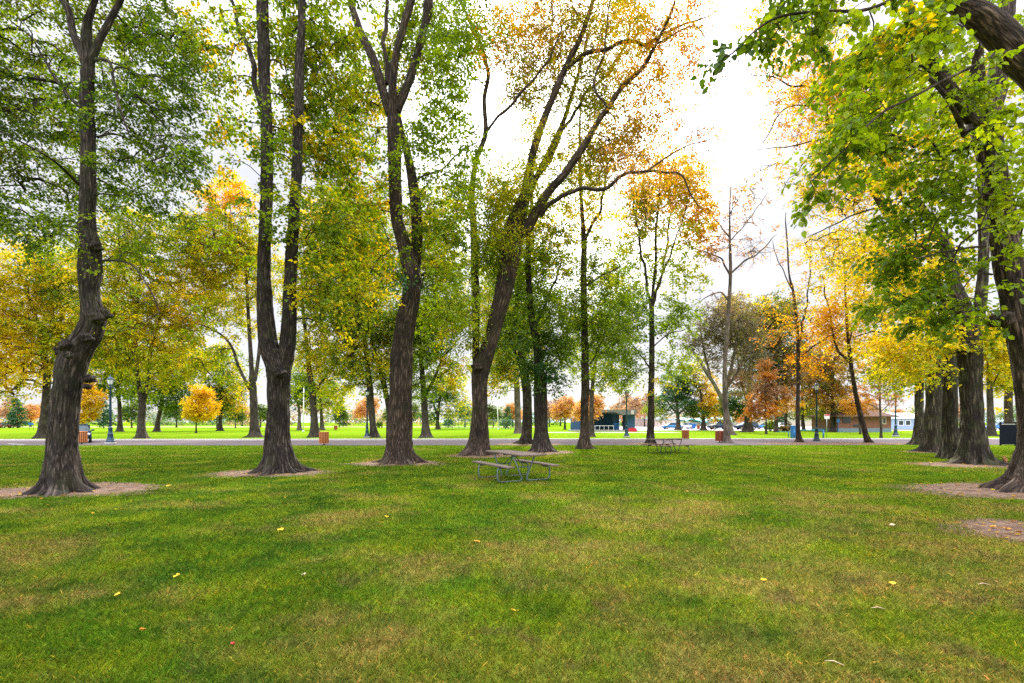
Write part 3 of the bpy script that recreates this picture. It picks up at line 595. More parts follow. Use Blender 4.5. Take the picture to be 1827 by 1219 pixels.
tree('dark leafy tree nearest the road, half behind its paler neighbour', gz(792.2),
  [[(938,792,26),(940,770,22),(941,740,22),(940,700,21),(936,670,20),(931,640,17),(926,600,13),(922,560,12),(925,500,10),(930,440,7)],
   [(938,690,9,.3),(928,655,8,.5),(916,620,7,.6),(905,590,5,.8)]],
  [(915,610,55,70,.75,'GDgl'),(930,520,60,80,.7,'GDgl'),(905,660,35,35,.5,'Yg'),(930,440,60,60,.55,'GgY'),(885,680,35,25,.35,'GgY')],
  leaf=.16, sp=1.0, detail=1, per=46, bark=BARKG)
tree('grey trunked tree with dense green sprouts, right of the near table', gz(806),
  [[(967,806,36),(966,780,31),(965,740,29),(964,700,29),(963,670,26),(960,640,21),(957,610,19),(950,575,17),(945,530,15),(943,480,14),(943,430,12),(948,380,10),(950,320,7),(955,280,5)],
   [(950,590,8),(975,540,7,.4),(990,500,6,.8),(1000,470,4,1)]],
  [(965,660,38,30,.78,'GDB',-.6,1.2),(990,690,32,16,.45,'GD',-.3),(970,560,50,60,.66,'GDgl'),(930,470,60,60,.62,'Ggl'),(985,450,50,60,.6,'GglY'),(950,370,70,50,.6,'glMY'),(910,380,50,60,.5,'glMY'),(965,620,45,40,.6,'GD'),(1000,600,30,50,.5,'Ggl')],
  leaf=.13, sp=.8, detail=1, per=48, bark=BARK, flare=.9)
tree('straight slim dark tree standing midway between the two picnic tables', gz(801),
  [[(1043,801,26),(1043,770,20),(1043,730,19),(1044,690,19),(1044,650,18),(1043,600,17),(1042,540,16),(1041,480,15),(1042,440,14),(1040,400,11),(1037,360,9),(1035,300,8),(1034,240,6),(1036,180,4)],
   [(1042,440,9),(1054,402,8,-.3),(1073,372,7,-.6),(1078,330,6,-.8),(1085,280,4,-1)],
   [(1046,510,6),(1075,492,5,-.5),(1100,478,4,-.8)],
   [(1048,655,5,-.1),(1058,640,5,.4),(1075,610,4,.8)]],
  [(1050,560,60,60,.6,'Ggl'),(1090,600,50,60,.62,'Ggl'),(1010,620,40,60,.55,'Ggl'),(1060,470,60,50,.55,'GglM'),(1050,390,60,60,.42,'YMlA'),(1040,300,50,60,.35,'YAM'),(1075,670,45,26,.42,'gGL'),(1005,540,45,50,.5,'GgM'),(1110,530,40,60,.45,'Ggl')],
  leaf=.13, sp=.85, detail=1, per=46, bark=BARK2, flare=1.0)
tree('vase shaped tree, green below and golden on top, behind the far table', gz(791.5),
  [[(1161,791,20),(1161,765,17),(1162,730,16),(1162,690,15),(1163,650,14),(1163,600,13),(1163,560,12),(1165,520,8),(1170,470,7),(1170,420,6),(1175,360,5),(1178,310,3)],
   [(1162,560,9),(1155,510,8,-.2),(1146,460,7,-.4),(1138,410,5,-.6),(1128,350,4,-.8)],
   [(1163,550,8),(1178,500,7,.3),(1188,450,6,.5),(1195,390,5,.7),(1205,330,4,.8)],
   [(1165,530,6),(1190,470,5,-.5),(1208,420,4,-.8),(1225,370,3,-1)],
   [(1162,660,5),(1140,630,4,.5),(1115,600,3,1)],[(1164,620,4),(1195,595,3,-.5),(1215,590,3,-.8)]],
  [(1195,330,75,45,.84,'AYMN'),(1140,370,40,60,.72,'MoAl'),(1240,380,35,60,.70,'ANYO'),(1190,410,60,50,.42,'YMLl'),(1130,470,40,60,.52,'glM'),(1210,480,50,50,.5,'glLM'),(1120,570,50,60,.66,'gGlB'),(1205,570,50,45,.62,'gGl'),(1115,640,45,40,.62,'gGl'),(1200,640,40,36,.52,'glL'),(1150,690,60,20,.3,'gLY'),(1265,430,20,40,.35,'RP')],
  leaf=.17, sp=.9, detail=1, per=44, bark=BARK, flare=.7, name='park_tree')
tree('slender nearly bare tree with a few red leaves and a trash can at its foot', gz(790.3),
  [[(1297,790,18),(1296,765,15),(1295,730,13),(1293,690,12),(1294,640,11),(1297,600,11),(1300,550,10),(1303,500,9),(1303,460,8),(1302,420,6),(1302,380,4),(1303,345,3)],
   [(1303,492,6),(1285,462,5,.4),(1262,450,4,.7),(1240,445,3,1)],[(1304,488,6),(1328,466,5,-.4),(1350,455,4,-.7),(1372,432,3,-1)],
   [(1302,425,5),(1285,402,4,.3),(1272,388,3,.5)],[(1303,430,4),(1325,405,3,-.3),(1345,380,3,-.5),(1365,350,2,-.7)],[(1298,535,5),(1285,522,4,.3),(1262,530,3,.5),(1245,540,2,.7)],
   [(1303,380,3),(1318,355,2,-.2),(1330,330,2,-.4)]],
  [(1310,370,60,36,.10,'RPO'),(1260,450,36,22,.12,'RP'),(1340,450,50,28,.10,'RP'),(1300,410,50,30,.08,'RP'),(1260,530,30,20,.05,'RP'),(1330,340,40,26,.08,'RP')],
  leaf=.16, sp=.8, detail=1, per=7, bark=BARKP, flare=.8, twig=True, rmin=.020, br=.8)
tree('straight pinkish trunk with orange leaves left of the white lamp', gz(789.3),
  [[(1426,789,15),(1424,770,12),(1423,730,11),(1424,690,10),(1424,640,10),(1423,600,9),(1420,560,8),(1415,520,7),(1408,490,5),(1405,440,4),(1402,400,3)],
   [(1424,620,6),(1436,560,5,.3),(1443,510,4,.5),(1446,450,3,.7)],[(1425,640,5),(1460,612,4,-.5),(1500,590,3,-.8),(1530,570,2,-1)],[(1422,655,3),(1400,652,3,.5),(1380,650,2,.8)],[(1415,520,4),(1395,480,3,.4),(1380,440,2,.6)]],
  [(1450,590,50,36,.46,'AOY'),(1400,560,40,40,.2,'OoA'),(1490,560,45,40,.45,'AYO'),(1430,520,45,40,.16,'AYo'),(1380,600,35,30,.2,'oRO'),(1410,450,40,60,.10,'RPA'),(1500,600,40,30,.45,'AYO'),(1440,650,30,30,.35,'AO')],
  leaf=.17, sp=1.0, detail=1, per=22, bark=BARK2, flare=.8, rmin=.009, br=.8)
tree('thin tree leaning left beside the road in front of the brick building', gz(790),
  [[(1549,790,16),(1543,770,14),(1534,735,13),(1527,705,12),(1521,670,11),(1517,640,11),(1513,600,8),(1510,560,7),(1508,510,5),(1505,460,4)],
   [(1518,648,8),(1505,636,8,.2),(1492,620,7,.3),(1487,600,6,.4),(1480,560,5,.5),(1470,510,4,.7)],[(1515,610,5),(1530,560,4,-.3),(1545,500,3,-.5)]],
  [(1490,560,50,40,.3,'AYO'),(1530,520,60,60,.35,'AYM'),(1480,480,45,50,.22,'AYg'),(1550,600,40,40,.4,'YAM'),(1500,430,50,60,.25,'YAM')],
  leaf=.16, sp=.9, detail=1, per=28, bark=BARK2, flare=.8, rmin=.009, br=.8)

# ---- the row on the right
tree('big dark trunk on spreading roots with bright green leaves, foremost on the right', gz(876),
  [[(1838,876,88),(1842,840,78),(1846,800,72),(1846,760,70),(1843,720,70),(1838,680,68),(1832,640,68),(1824,600,66),(1818,570,68),(1808,520,62),(1799,470,60),(1792,420,61),(1784,370,58),(1776,330,58),(1770,290,56),(1762,250,60),(1754,210,56)],
   [(1758,215,48),(1775,170,46,.3),(1782,120,42,.5),(1790,60,38,.8),(1800,-20,34,1.1),(1815,-120,24,1.5)],
   [(1748,225,34),(1725,203,34,-.3),(1700,168,32,-.5),(1672,120,32,-.6),(1652,80,30,-.7),(1636,45,26,-.8),(1620,5,22,-.9),(1600,-60,16,-1)],
   [(1735,212,20),(1722,240,18,-.4),(1712,215,14,-.6),(1680,160,13,-.8),(1640,132,12,-1),(1600,122,10,-1.3),(1560,110,7,-1.6)],
   [(1758,440,8),(1720,443,6,-.3),(1680,450,5,-.5),(1640,462,4,-.8)],
   [(1770,490,7),(1745,488,5,-.2),(1725,505,4,-.4),(1710,530,3,-.5)]],
  [(1650,250,110,80,.66,'gglGL'),(1560,150,95,90,.7,'gglG'),(1710,300,70,80,.6,'glL',-.3,1.2),(1800,330,40,90,.42,'lLg',-1.6,.4),(1775,440,30,40,.3,'lL',-1.6,.3),(1670,370,90,60,.66,'gGl'),(1600,430,60,36,.45,'gGl'),(1650,470,90,40,.75,'gG'),(1640,545,90,38,.72,'gGl'),(1720,560,50,45,.6,'gGl'),
   (1740,150,50,60,.35,'glL',-1.0,.6),(1700,60,120,80,.5,'ggl'),(1520,260,60,60,.5,'gGlY'),(1780,-120,190,110,.3,'gG'),(1900,300,60,260,.5,'ggl'),(1800,520,30,30,.3,'gl',-1.6,.4)],
  leaf=.125, sp=.6, detail=2, per=40, bark=BARK2, flare=1.25, lobes=7, droop=.4, burls=((1790,570,16,-.35),))
tree('near linden whose heavy limb and big green leaves reach in from the right edge', 7.2,
  [[(1935,950,120),(1925,850,104),(1915,700,96),(1915,500,92),(1925,350,88),(1935,240,84),(1930,120,74)],
   [(1930,240,90),(1890,170,88,-.2),(1850,128,84,-.2),(1820,100,78,-.2),(1790,68,70,-.2),(1760,40,62,-.2),(1725,16,52,-.2),(1690,0,34,-.2),(1640,-24,28,-.2),(1560,-60,20,0),(1470,-80,14,.2)],
   [(1930,160,50),(1940,20,44,.3),(1960,-150,34,.5)],
   [(1812,98,14,-.2),(1785,95,11,-.4),(1745,110,8,-.7),(1690,140,7,-.8),(1620,180,6,-.9),(1560,215,5,-1),(1500,270,4,-1),(1450,320,3,-1)],
   [(1640,-24,12),(1560,10,9,-.2),(1480,20,7,-.3),(1400,30,6,-.4),(1340,60,5,-.4),(1300,95,4,-.4)]],
  [(1380,35,60,42,.6,'gG',-.2,.6),(1325,95,40,24,.55,'GDg',-.3,.4),(1285,120,22,10,.4,'GD',-.3,.2),(1480,50,80,60,.62,'gGlL',-.3,.8),(1580,60,90,70,.62,'gGlY',-.3,.9),(1560,190,80,50,.5,'gGl',-.8,.6),(1650,60,60,60,.5,'gGl',-.3,.6),(1475,315,42,26,.6,'gGl',-1,.4),(1520,260,50,40,.6,'gGl',-1,.4),(1435,360,24,18,.45,'gGL',-1,.3),(1670,120,80,50,.45,'glL',-.6,.6),(1770,215,40,40,.2,'lL',-.6,.3),
   (1650,-120,300,80,.3,'gG'),(1420,-60,140,50,.4,'gG'),(1980,150,80,200,.3,'gG')],
  leaf=.098, sp=.32, detail=2, per=30, bark=BARK2, flare=.9, droop=.5, rmin=.004, fold=True, bow=.05)
tree('ridged double trunk second in the right row, yellow leaves above', gz(828),
  [[(1738,828,64),(1737,800,56),(1736,770,52),(1734,740,48),(1732,710,46),(1731,680,48),(1730,650,52),(1728,610,54),(1724,570,48),(1714,540,36),(1700,500,30,.3),(1690,450,26,.5),(1670,410,22,.8),(1650,380,20,1)],
   [(1738,600,30),(1746,560,30,-.2),(1752,510,26,-.3),(1755,450,24,-.2),(1752,380,20,0),(1750,300,16,0)],
   [(1655,385,15,1),(1620,360,14,1.5),(1580,310,12,2),(1560,280,9,2.5)]],
  [(1700,600,60,34,.72,'YLMY'),(1650,640,70,40,.66,'YLM'),(1600,600,60,40,.66,'YMA'),(1780,620,40,90,.7,'YMLY'),(1640,300,90,90,.5,'YMgA'),(1560,250,80,70,.45,'YAM'),(1720,180,90,110,.45,'YMg'),(1600,470,70,60,.5,'YMA'),(1790,680,40,24,.35,'YL')],
  leaf=.13, sp=.8, detail=2, per=46, bark=BARKG, flare=1.15, lobes=7, burls=((1722,620,9,-.4),))
tree('narrow mossy trunk pressed between two thicker ones in the right row', gz(818.5),
  [[(1699,818,46),(1697,790,40),(1695,760,36),(1694,720,34),(1694,680,34),(1693,640,32),(1690,600,30),(1682,550,24),(1670,500,18),(1655,450,14)],[(1690,600,16),(1700,540,14,.5),(1712,480,10,1)]],
  [(1650,560,60,50,.6,'YMgL'),(1690,480,60,60,.5,'YMg'),(1640,480,60,50,.45,'YMA')], leaf=.14, sp=.85, detail=1, per=46, bark=BARKG, flare=.9)
tree('grey ridged trunk third from the right, splayed on pale roots', gz(807),
  [[(1667,807,46),(1666,785,41),(1666,750,38),(1667,710,37),(1667,670,38),(1667,630,38),(1664,590,34),(1655,550,26),(1640,500,22,.3),(1625,450,20,.6),(1605,410,19,1),(1588,387,25,1.2),(1566,350,22,1.4),(1547,315,20,1.6),(1530,297,18,1.8),(1511,280,15,2),(1493,255,11,2),(1481,239,10,2),(1474,200,9,2),(1471,147,8,2),(1440,60,6,2)],
   [(1594,392,11,1.2),(1583,350,10,1.3),(1567,315,9,1.4),(1553,285,8,1.5),(1547,255,6,1.6),(1540,200,5,1.6)],
   [(1480,180,6,2),(1446,156,6,2.2),(1410,152,5,2.4),(1380,138,4,2.5),(1345,135,3,2.6)],
   [(1465,190,5,2),(1420,188,4,2),(1390,205,4,2),(1365,250,3,2)],[(1560,372,6,1.4),(1520,385,5,1.6),(1480,405,4,1.8),(1450,420,3,2)],
   [(1480,245,4,2),(1440,255,4,2),(1400,262,3,2),(1350,268,2,2)],[(1670,600,14),(1690,540,12,.4),(1700,470,9,.6),(1690,400,7,.8)]],
  [(1460,160,60,60,.5,'YAOM',2),(1395,130,55,50,.30,'AOYR',2),(1500,230,60,60,.55,'YAM',2),(1470,330,70,60,.45,'YAMo',2),(1540,330,70,60,.5,'YMA',1.5),(1560,440,80,60,.55,'YMAg',1),(1480,430,60,40,.30,'YMA',2),(1405,215,50,60,.26,'AOYR',2),(1600,540,70,50,.5,'YMAg'),(1620,650,60,36,.6,'YLM'),
   (1450,40,80,50,.5,'YAgM',2),(1380,320,50,40,.12,'AR',2),(1540,150,80,80,.6,'YAM',1.5),(1360,40,50,50,.3,'AOYM',2)],
  leaf=.12, sp=.62, detail=1, per=22, bark=BARKG, flare=1.15, lobes=7, rmin=.007)
tree('thick trunk farthest along the right row, by the road', gz(794),
  [[(1641,794,30),(1640,770,25),(1640,740,22),(1640,700,21),(1641,660,20),(1640,600,18),(1630,540,14),(1615,480,10),(1600,420,7)],[(1635,620,8,-.3),(1600,606,7,-.5),(1560,592,5,-.8),(1530,600,4,-1)]],
  [(1590,620,60,30,.66,'YML'),(1620,660,50,26,.6,'LYlM'),(1590,670,45,26,.55,'lLY'),(1580,540,60,50,.5,'YAM'),(1640,680,35,26,.55,'glL'),(1560,480,60,50,.4,'YAM')], leaf=.17, sp=1.0, detail=1, per=46, bark=BARKG, flare=1.15)

# ---- across the road, left to right
def far(label, px, py, wpx, limbs, blobs, bark=BARKF, **k):
    k.setdefault('dens', 1.45)
    k.setdefault('leaf', .20); k.setdefault('sp', 1.2); k.setdefault('per', 60); k.setdefault('rmin', .014); k.setdefault('flare', .75)
    return tree(label, gz(py), [[(px, py, wpx*1.1)]+limbs[0]]+limbs[1:], blobs, bark=bark, **k)
far('pale trunked yellow tree across the road, behind the burled tree', 76, 782.5, 26, [[(79,750,22),(83,700,19),(84,670,18),(80,640,16),(70,590,12),(55,540,9),(40,500,6)],[(84,670,9),(100,620,8,.5),(110,560,6,1)]],
    [(40,650,90,50,.62,'YMYA'),(30,560,90,70,.72,'YMYg'),(110,590,60,80,.66,'YMgg'),(50,480,90,60,.66,'YMgY'),(-60,600,80,120,.6,'YMA'),(20,690,50,24,.3,'Yl'),(120,500,60,60,.6,'gYG')])
far('forked tree across the road just right of the left lamp', 252, 782.5, 22, [[(252,755,17),(254,720,17),(248,690,10),(244,650,9),(242,600,8),(246,540,6),(250,480,4)],[(255,722,11),(262,690,10,.4),(267,655,10,.6),(270,620,8,.8),(285,570,6,1),(300,520,4,1.2)],[(244,650,5),(228,610,4,.5),(205,590,3,.8)]],
    [(200,640,60,40,.62,'gGYL'),(290,650,55,40,.66,'YLMg'),(240,580,90,60,.66,'gGYM'),(230,480,80,60,.66,'gGYM'),(300,560,60,70,.62,'YMAg'),(190,560,50,60,.6,'YMg'),(260,420,60,50,.6,'gYG'),(250,690,40,18,.35,'gL')])
far('tree with a long bare arched limb, between the burled and twin trees', 455, 780.5, 26, [[(454,755,19),(453,720,17),(451,690,17),(449,660,11),(446,610,9),(443,560,8),(440,500,6),(436,440,4)],[(446,695,8),(437,678,7,-.2),(424,650,7,-.3),(415,622,6,-.4),(398,600,5,-.5),(372,585,4,-.6),(345,575,3,-.7)],[(455,680,8),(462,630,8,.3),(466,570,6,.5)]],
    [(400,560,60,60,.45,'YMgL'),(400,430,70,70,.72,'gYGM'),(410,350,50,30,.66,'AOY'),(360,500,60,60,.66,'YMg'),(450,480,50,80,.6,'gYM'),(400,650,50,30,.32,'gGL'),(430,680,30,20,.35,'gY'),(350,640,50,30,.45,'gYL'),(340,420,40,50,.5,'gGM')])
far('tree with two forked stems just right of the twin stemmed tree', 562, 780.5, 22, [[(561,755,17),(559,720,15),(556,690,14),(551,650,10),(546,600,8),(541,560,7),(538,500,5)],[(562,700,7),(572,685,6,-.2),(584,668,5,-.3),(600,650,4,-.4)]],
    [(550,620,50,50,.62,'YMgL'),(600,640,60,40,.5,'gYLA'),(560,520,60,70,.72,'gYMl'),(620,560,60,60,.7,'glMY'),(600,460,70,60,.7,'gGlA'),(560,690,34,20,.4,'gL'),(580,400,60,50,.66,'gYA')])
far('leafy tree behind the blue lamp post left of centre', 668, 781, 18, [[(665,755,14),(662,720,14),(660,690,14),(655,650,10),(650,600,8),(645,540,6)],[(700,786,9,1),(692,720,11,.6),(686,690,12,.5),(680,665,12,.5),(670,630,10,.5),(660,590,7,.6)]],
    [(640,640,60,50,.72,'gGlY'),(650,560,70,60,.78,'gGlM'),(620,690,50,22,.35,'gLY'),(690,660,50,40,.6,'gGY'),(660,470,70,60,.74,'gGlA'),(640,390,70,60,.72,'gGlA'),(700,600,50,40,.6,'gAG')])
far('fork trunked tree across the road, left of the broad leaning tree', 760, 781, 20, [[(759,755,15),(757,720,14),(756,700,13),(752,650,10),(748,600,8),(745,540,6)],[(758,708,8),(768,690,8,.2),(778,668,6,.3),(790,640,5,.4),(806,620,4,.5)]],
    [(760,630,60,50,.74,'glLG'),(780,550,60,60,.74,'glLG'),(800,660,40,30,.45,'YALg'),(770,470,60,60,.72,'gGlY'),(740,690,40,24,.5,'gGl'),(740,580,50,60,.7,'gGl'),(770,390,60,60,.6,'gGlA')])
far('tall pale grey trunk seen between the broad and paired trees', 925, 773.5, 16, [[(924,750,13),(923,715,13),(922,690,12),(920,650,10),(915,600,7),(910,540,5)]],
    [(900,660,50,40,.5,'YMgL'),(920,580,60,60,.6,'gGYM'),(880,620,50,50,.5,'YLg'),(890,520,60,70,.6,'glYM')], bark=BARKP)
far('slim trunk hidden behind the straight slim dark tree', 1054, 779.5, 14, [[(1055,750,9),(1056,710,9),(1058,680,8),(1062,650,7),(1070,610,5),(1078,560,4)],[(1056,712,6),(1049,690,5,.2),(1040,660,4,.3)]],
    [(1080,660,50,36,.36,'gLYG'),(1070,590,60,50,.5,'gGlY'),(1110,690,36,16,.25,'gL'),(1040,640,40,30,.4,'gL'),(1090,520,50,50,.45,'gYG')])
far('dark branching trunk on the far lawn right of the left lamp', 214, 770.5, 14, [[(214,745,10),(213,720,9),(210,690,8),(208,650,6)]], [(205,690,40,26,.7,'GDg'),(215,650,50,40,.7,'gGY'),(200,610,50,40,.6,'YMg')], leaf=.3, sp=1.6, per=46)
far('leaning trunk on the far lawn, behind the forked tree', 280, 770.5, 13, [[(282,750,10),(287,728,9),(290,710,8),(300,680,6),(308,640,5)],[(286,730,4),(279,720,4,.5),(272,705,3,1)]], [(300,700,45,30,.74,'GDg'),(300,660,50,40,.7,'YLg'),(320,620,50,40,.62,'YMg'),(260,700,30,20,.5,'Gg')], leaf=.3, sp=1.6, per=46)
far('dark green tree right of the small golden maple', 393, 769, 12, [[(393,750,8),(394,728,8),(395,700,7),(398,660,5)]], [(395,700,36,30,.74,'GBg'),(405,720,36,18,.5,'GYA'),(390,650,40,40,.66,'GYg'),(420,690,30,30,.4,'AYg')], leaf=.3, sp=1.6, per=46)
far('green tree with pale trunk far off, right of the white pole', 575, 767.5, 10, [[(574,750,8),(573,735,7),(571,715,6),(570,690,4)]], [(580,720,36,18,.62,'YgL'),(565,690,40,30,.62,'gGB'),(600,700,36,26,.5,'YLg')], bark=BARKP, leaf=.36, sp=1.8, per=40)
far('green tree with pale leaning trunk far off, left of the white pole', 534, 768, 9, [[(534,750,7),(534,735,6),(530,715,5),(524,700,4)]], [(525,705,30,26,.66,'BGg'),(535,670,34,26,.6,'gG')], bark=BARKP, leaf=.36, sp=1.8, per=40)
far('leafy tree with narrow fork by the sports fence', 781, 766.5, 9, [[(781,750,7),(782,735,6),(784,718,5),(790,690,4)],[(781,742,4),(775,725,4,.5),(772,705,3,.8)]], [(785,700,36,28,.66,'BgG'),(815,725,40,22,.5,'LYb'),(800,680,40,26,.6,'gLY'),(770,735,26,16,.5,'Bg')], leaf=.36, sp=1.8, per=40)
far('small round golden maple alone on the far lawn', 350, 773, 4, [[(350,758,3),(350,735,3),(349,715,2),(348,695,1.5)],[(350,752,1.6),(362,735,1.2,.2),(372,718,1,.3)],[(350,752,1.6),(338,735,1.2,-.2),(332,718,1,-.3)]],
    [(354,728,24,24,.88,'YYA'),(357,742,28,9,.85,'YY'),(362,704,15,16,.8,'YAA'),(381,724,8,16,.6,'AA'),(340,736,12,14,.8,'Y'),(350,694,8,10,.6,'YA'),(374,702,7,10,.5,'AO'),(333,722,6,12,.5,'YA')], leaf=.15, sp=.6, per=50, bark=BARKF, flat=.6, droop=-.2, rmin=.012, name='maple_tree')
far('orange maple half hidden behind the burled tree', 148, 773, 4, [[(148,755,3),(149,735,3),(150,710,2),(150,690,1.5)]],
    [(158,722,18,32,.88,'YAY'),(152,690,14,20,.8,'YAO'),(180,708,8,18,.6,'AOY'),(155,745,16,10,.85,'YA')], leaf=.15, sp=.6, per=50, flat=.6, droop=-.2, rmin=.012, name='maple_tree')
# right of centre, beyond the road
far('dark green tree with an upright fan of branches before the parked cars', 1210, 767.5, 11, [[(1210,752,9),(1209,740,8),(1208,725,6),(1208,700,5),(1207,670,3)],[(1210,740,5),(1199,728,4,.5),(1190,715,3,1)],[(1210,740,5),(1222,728,4,-.5),(1232,718,3,-1)],[(1208,722,4),(1217,695,3,1),(1220,660,2,1)],[(1208,722,4),(1200,695,3,-1),(1197,660,2,-1)]],
    [(1205,715,40,26,.66,'BGB'),(1210,680,34,36,.6,'BGbg'),(1175,730,26,22,.55,'gLB'),(1240,730,26,18,.66,'BG'),(1230,690,26,30,.5,'BoG')], leaf=.26, sp=1.2, per=50, bark=BARKP)
far('green and yellow tree just left of the bare slender tree', 1255, 768, 12, [[(1255,752,8),(1254,738,7),(1252,715,6),(1248,690,4)]],
    [(1270,722,22,28,.8,'YAY'),(1245,735,26,14,.6,'GgB'),(1285,735,20,16,.6,'gYo'),(1262,690,26,22,.5,'YAo'),(1250,660,26,26,.3,'Yo')], leaf=.24, sp=1.1, per=50)
far('large leafless grey tree with a long arm raised to the left', 1303, 776, 17, [[(1300,755,13),(1296,735,13),(1292,715,13),(1296,690,10),(1304,660,8),(1312,620,6),(1318,580,4)],[(1291,718,10),(1282,700,9,-.4),(1272,682,8,-.6),(1260,664,8,-.8),(1250,645,7,-1),(1240,632,5,-1.2),(1228,622,3,-1.4)],[(1268,676,6,-.6),(1262,650,5,.5),(1255,620,4,1),(1250,590,3,1.5)],[(1298,690,7),(1318,660,6,1),(1335,620,5,1.5)]],
    [(1260,590,36,40,.34,'Wo'),(1300,570,50,50,.42,'WoW'),(1330,610,40,50,.4,'WoW'),(1275,640,30,30,.25,'Wo'),(1245,610,24,30,.25,'oW'),(1320,680,30,30,.4,'WoR')], leaf=.20, sp=1.2, per=34, bark=BARKP, rmin=.016, dens=2.2)
far('wide trunked olive tree behind the far parking row', 1334, 771, 20, [[(1335,755,17),(1335,735,16),(1337,700,12),(1340,650,9),(1345,600,7),(1350,560,4)],[(1335,720,8),(1322,680,6,.8),(1315,630,4,1)]],
    [(1345,590,50,40,.5,'oAgW'),(1370,560,45,30,.5,'oAgY'),(1350,650,50,50,.5,'WoG'),(1390,620,45,50,.5,'oGW'),(1310,720,26,26,.66,'DGB'),(1310,550,35,25,.5,'oYA'),(1390,560,50,40,.5,'oWG')], leaf=.26, sp=1.4, per=42, dens=2.3)
far('rusty red cypress, narrow and pointed, beyond the road', 1367, 774.5, 4, [[(1367,755,3.5),(1366,730,3),(1366,690,2.4),(1364,650,1.5)]],
    [(1365,735,30,12,.8,'ROO'),(1355,715,22,16,.75,'RPO'),(1365,695,24,18,.75,'RWR'),(1368,670,18,20,.72,'RO'),(1366,648,11,12,.7,'OR'),(1345,738,14,20,.6,'OR')], leaf=.16, sp=.7, per=50, droop=.1, rmin=.012, name='cypress_tree')
far('spreading rust orange cypress with a grey trunk behind the straight pink trunk', 1385, 771.5, 10, [[(1385,752,8),(1385,735,8),(1386,700,6),(1388,650,4),(1390,600,3)]],
    [(1392,722,36,12,.7,'OAR'),(1385,700,40,16,.66,'RPO'),(1400,670,40,22,.62,'RoW'),(1400,640,36,26,.55,'RoO')], leaf=.18, sp=.8, per=50, droop=.15, rmin=.013, name='cypress_tree')
far('plain grey trunk between the rust cypress and the pink trunk', 1402, 769, 8, [[(1402,750,6.5),(1402,735,6),(1403,700,5),(1405,650,3)]], [(1405,690,26,30,.5,'oGW'),(1410,650,30,30,.5,'oGA')], leaf=.26, sp=1.2, per=40)
far('dark trunk far behind, between the pink trunk and the lamp', 1434, 769, 8, [[(1433,752,6),(1432,735,6),(1431,700,5),(1430,650,3)]], [(1450,720,36,20,.6,'ooYg'),(1440,680,40,30,.6,'RoW'),(1450,650,36,30,.5,'RoA')], leaf=.24, sp=1.1, per=44)
far('brown crowned tree standing at the corner of the brick building', 1487, 771, 13, [[(1487,752,11),(1486,735,10),(1485,700,7),(1488,650,5),(1495,610,3)]],
    [(1475,705,40,22,.72,'AOoR'),(1480,680,45,26,.66,'oAGR'),(1500,650,40,36,.5,'oYAW'),(1460,650,40,36,.55,'RoA'),(1500,725,26,10,.66,'OAo'),(1480,620,50,30,.4,'oAW'),(1455,735,30,12,.5,'gYo')], leaf=.22, sp=1.0, per=50)
far('open red cypress with tiered boughs in front of the brick building', 1572, 782, 7, [[(1572,765,5.5),(1571,745,5),(1570,725,4.5),(1570,700,4),(1569,675,3),(1568,650,2),(1568,630,1)],[(1571,735,2.2),(1585,722,1.8,.3),(1598,706,1.2,.5)],[(1570,732,1.8),(1558,724,1.4,-.2),(1544,720,1,-.3)],[(1570,715,1.8),(1555,705,1.2,.4),(1540,702,1,.6)],[(1570,704,1.8),(1588,694,1.2,-.3),(1602,690,1,-.4)]],
    [(1572,705,34,8,.42,'ROR'),(1558,690,26,8,.5,'ROR'),(1590,715,18,10,.4,'RO'),(1580,672,32,10,.5,'ROA'),(1560,655,26,12,.45,'ROA'),(1535,700,16,10,.4,'RO')], leaf=.12, sp=.5, per=36, droop=.1, rmin=.012, name='cypress_tree', flare=.3)
far('small orange tree leaning over the brick roof', 1535, 775, 4, [[(1533,755,3),(1531,740,3),(1529,725,2)]], [(1528,728,28,12,.74,'OAR'),(1540,712,22,12,.6,'OA'),(1512,718,18,12,.6,'OAo')], leaf=.15, sp=.6, per=46, rmin=.01)
far('mottled trunk behind the ridged double trunk, yellow leaf spray on it', 1768, 778.5, 22, [[(1768,755,18),(1767,730,16),(1766,700,15),(1765,660,13),(1765,600,10)]], [(1770,680,30,24,.6,'YLM'),(1780,640,40,30,.6,'YML'),(1775,728,11,4,.7,'Y'),(1750,620,40,40,.6,'YM')], leaf=.17, sp=.8)
far('broad speckled trunk rising behind the black enclosure', 1800, 776, 27, [[(1800,755,21),(1799,730,20),(1799,700,19),(1798,660,18),(1797,600,14)]], [(1810,660,30,30,.6,'YLM'),(1800,610,50,40,.6,'YMY'),(1790,702,18,5,.5,'YL')], leaf=.17, sp=.8, bark=BARK2)

# ---- far small trees: one prototype of each kind, copied
def proto(label, kind, x, z, h, pal, cover=.85, leaf=.4, cat='tree', name='park_tree'):
    py = HY+F*H/z; px = CX+x/z*F; s = F/z
    top = py-h*s; mid = (py+top)/2
    if kind == 'round':
        return far(label, px, py, .45*s, [[(px,py-h*.3*s,.35*s),(px+.2*s,py-h*.6*s,.2*s),(px,py-h*.85*s,.08*s)]],
            [(px,py-h*.55*s,h*.36*s,h*.26*s,cover,pal),(px+.1*h*s,py-h*.78*s,h*.24*s,h*.18*s,cover,pal),(px-.2*h*s,py-h*.42*s,h*.22*s,h*.14*s,cover*.9,pal)], leaf=leaf, sp=leaf*4, per=40, rmin=.03, name=name)
    b = [(px,py-h*(.16+.8*k/6)*s,h*.28*(1-k/6.6)*s,h*.07*s,cover,pal) for k in range(6)]
    return far(label, px, py, .4*s, [[(px,py-h*.4*s,.3*s),(px,py-h*.9*s,.08*s)]], b, leaf=leaf*.8, sp=leaf*2.2, per=40, rmin=.03, name='spruce_tree', droop=.5)
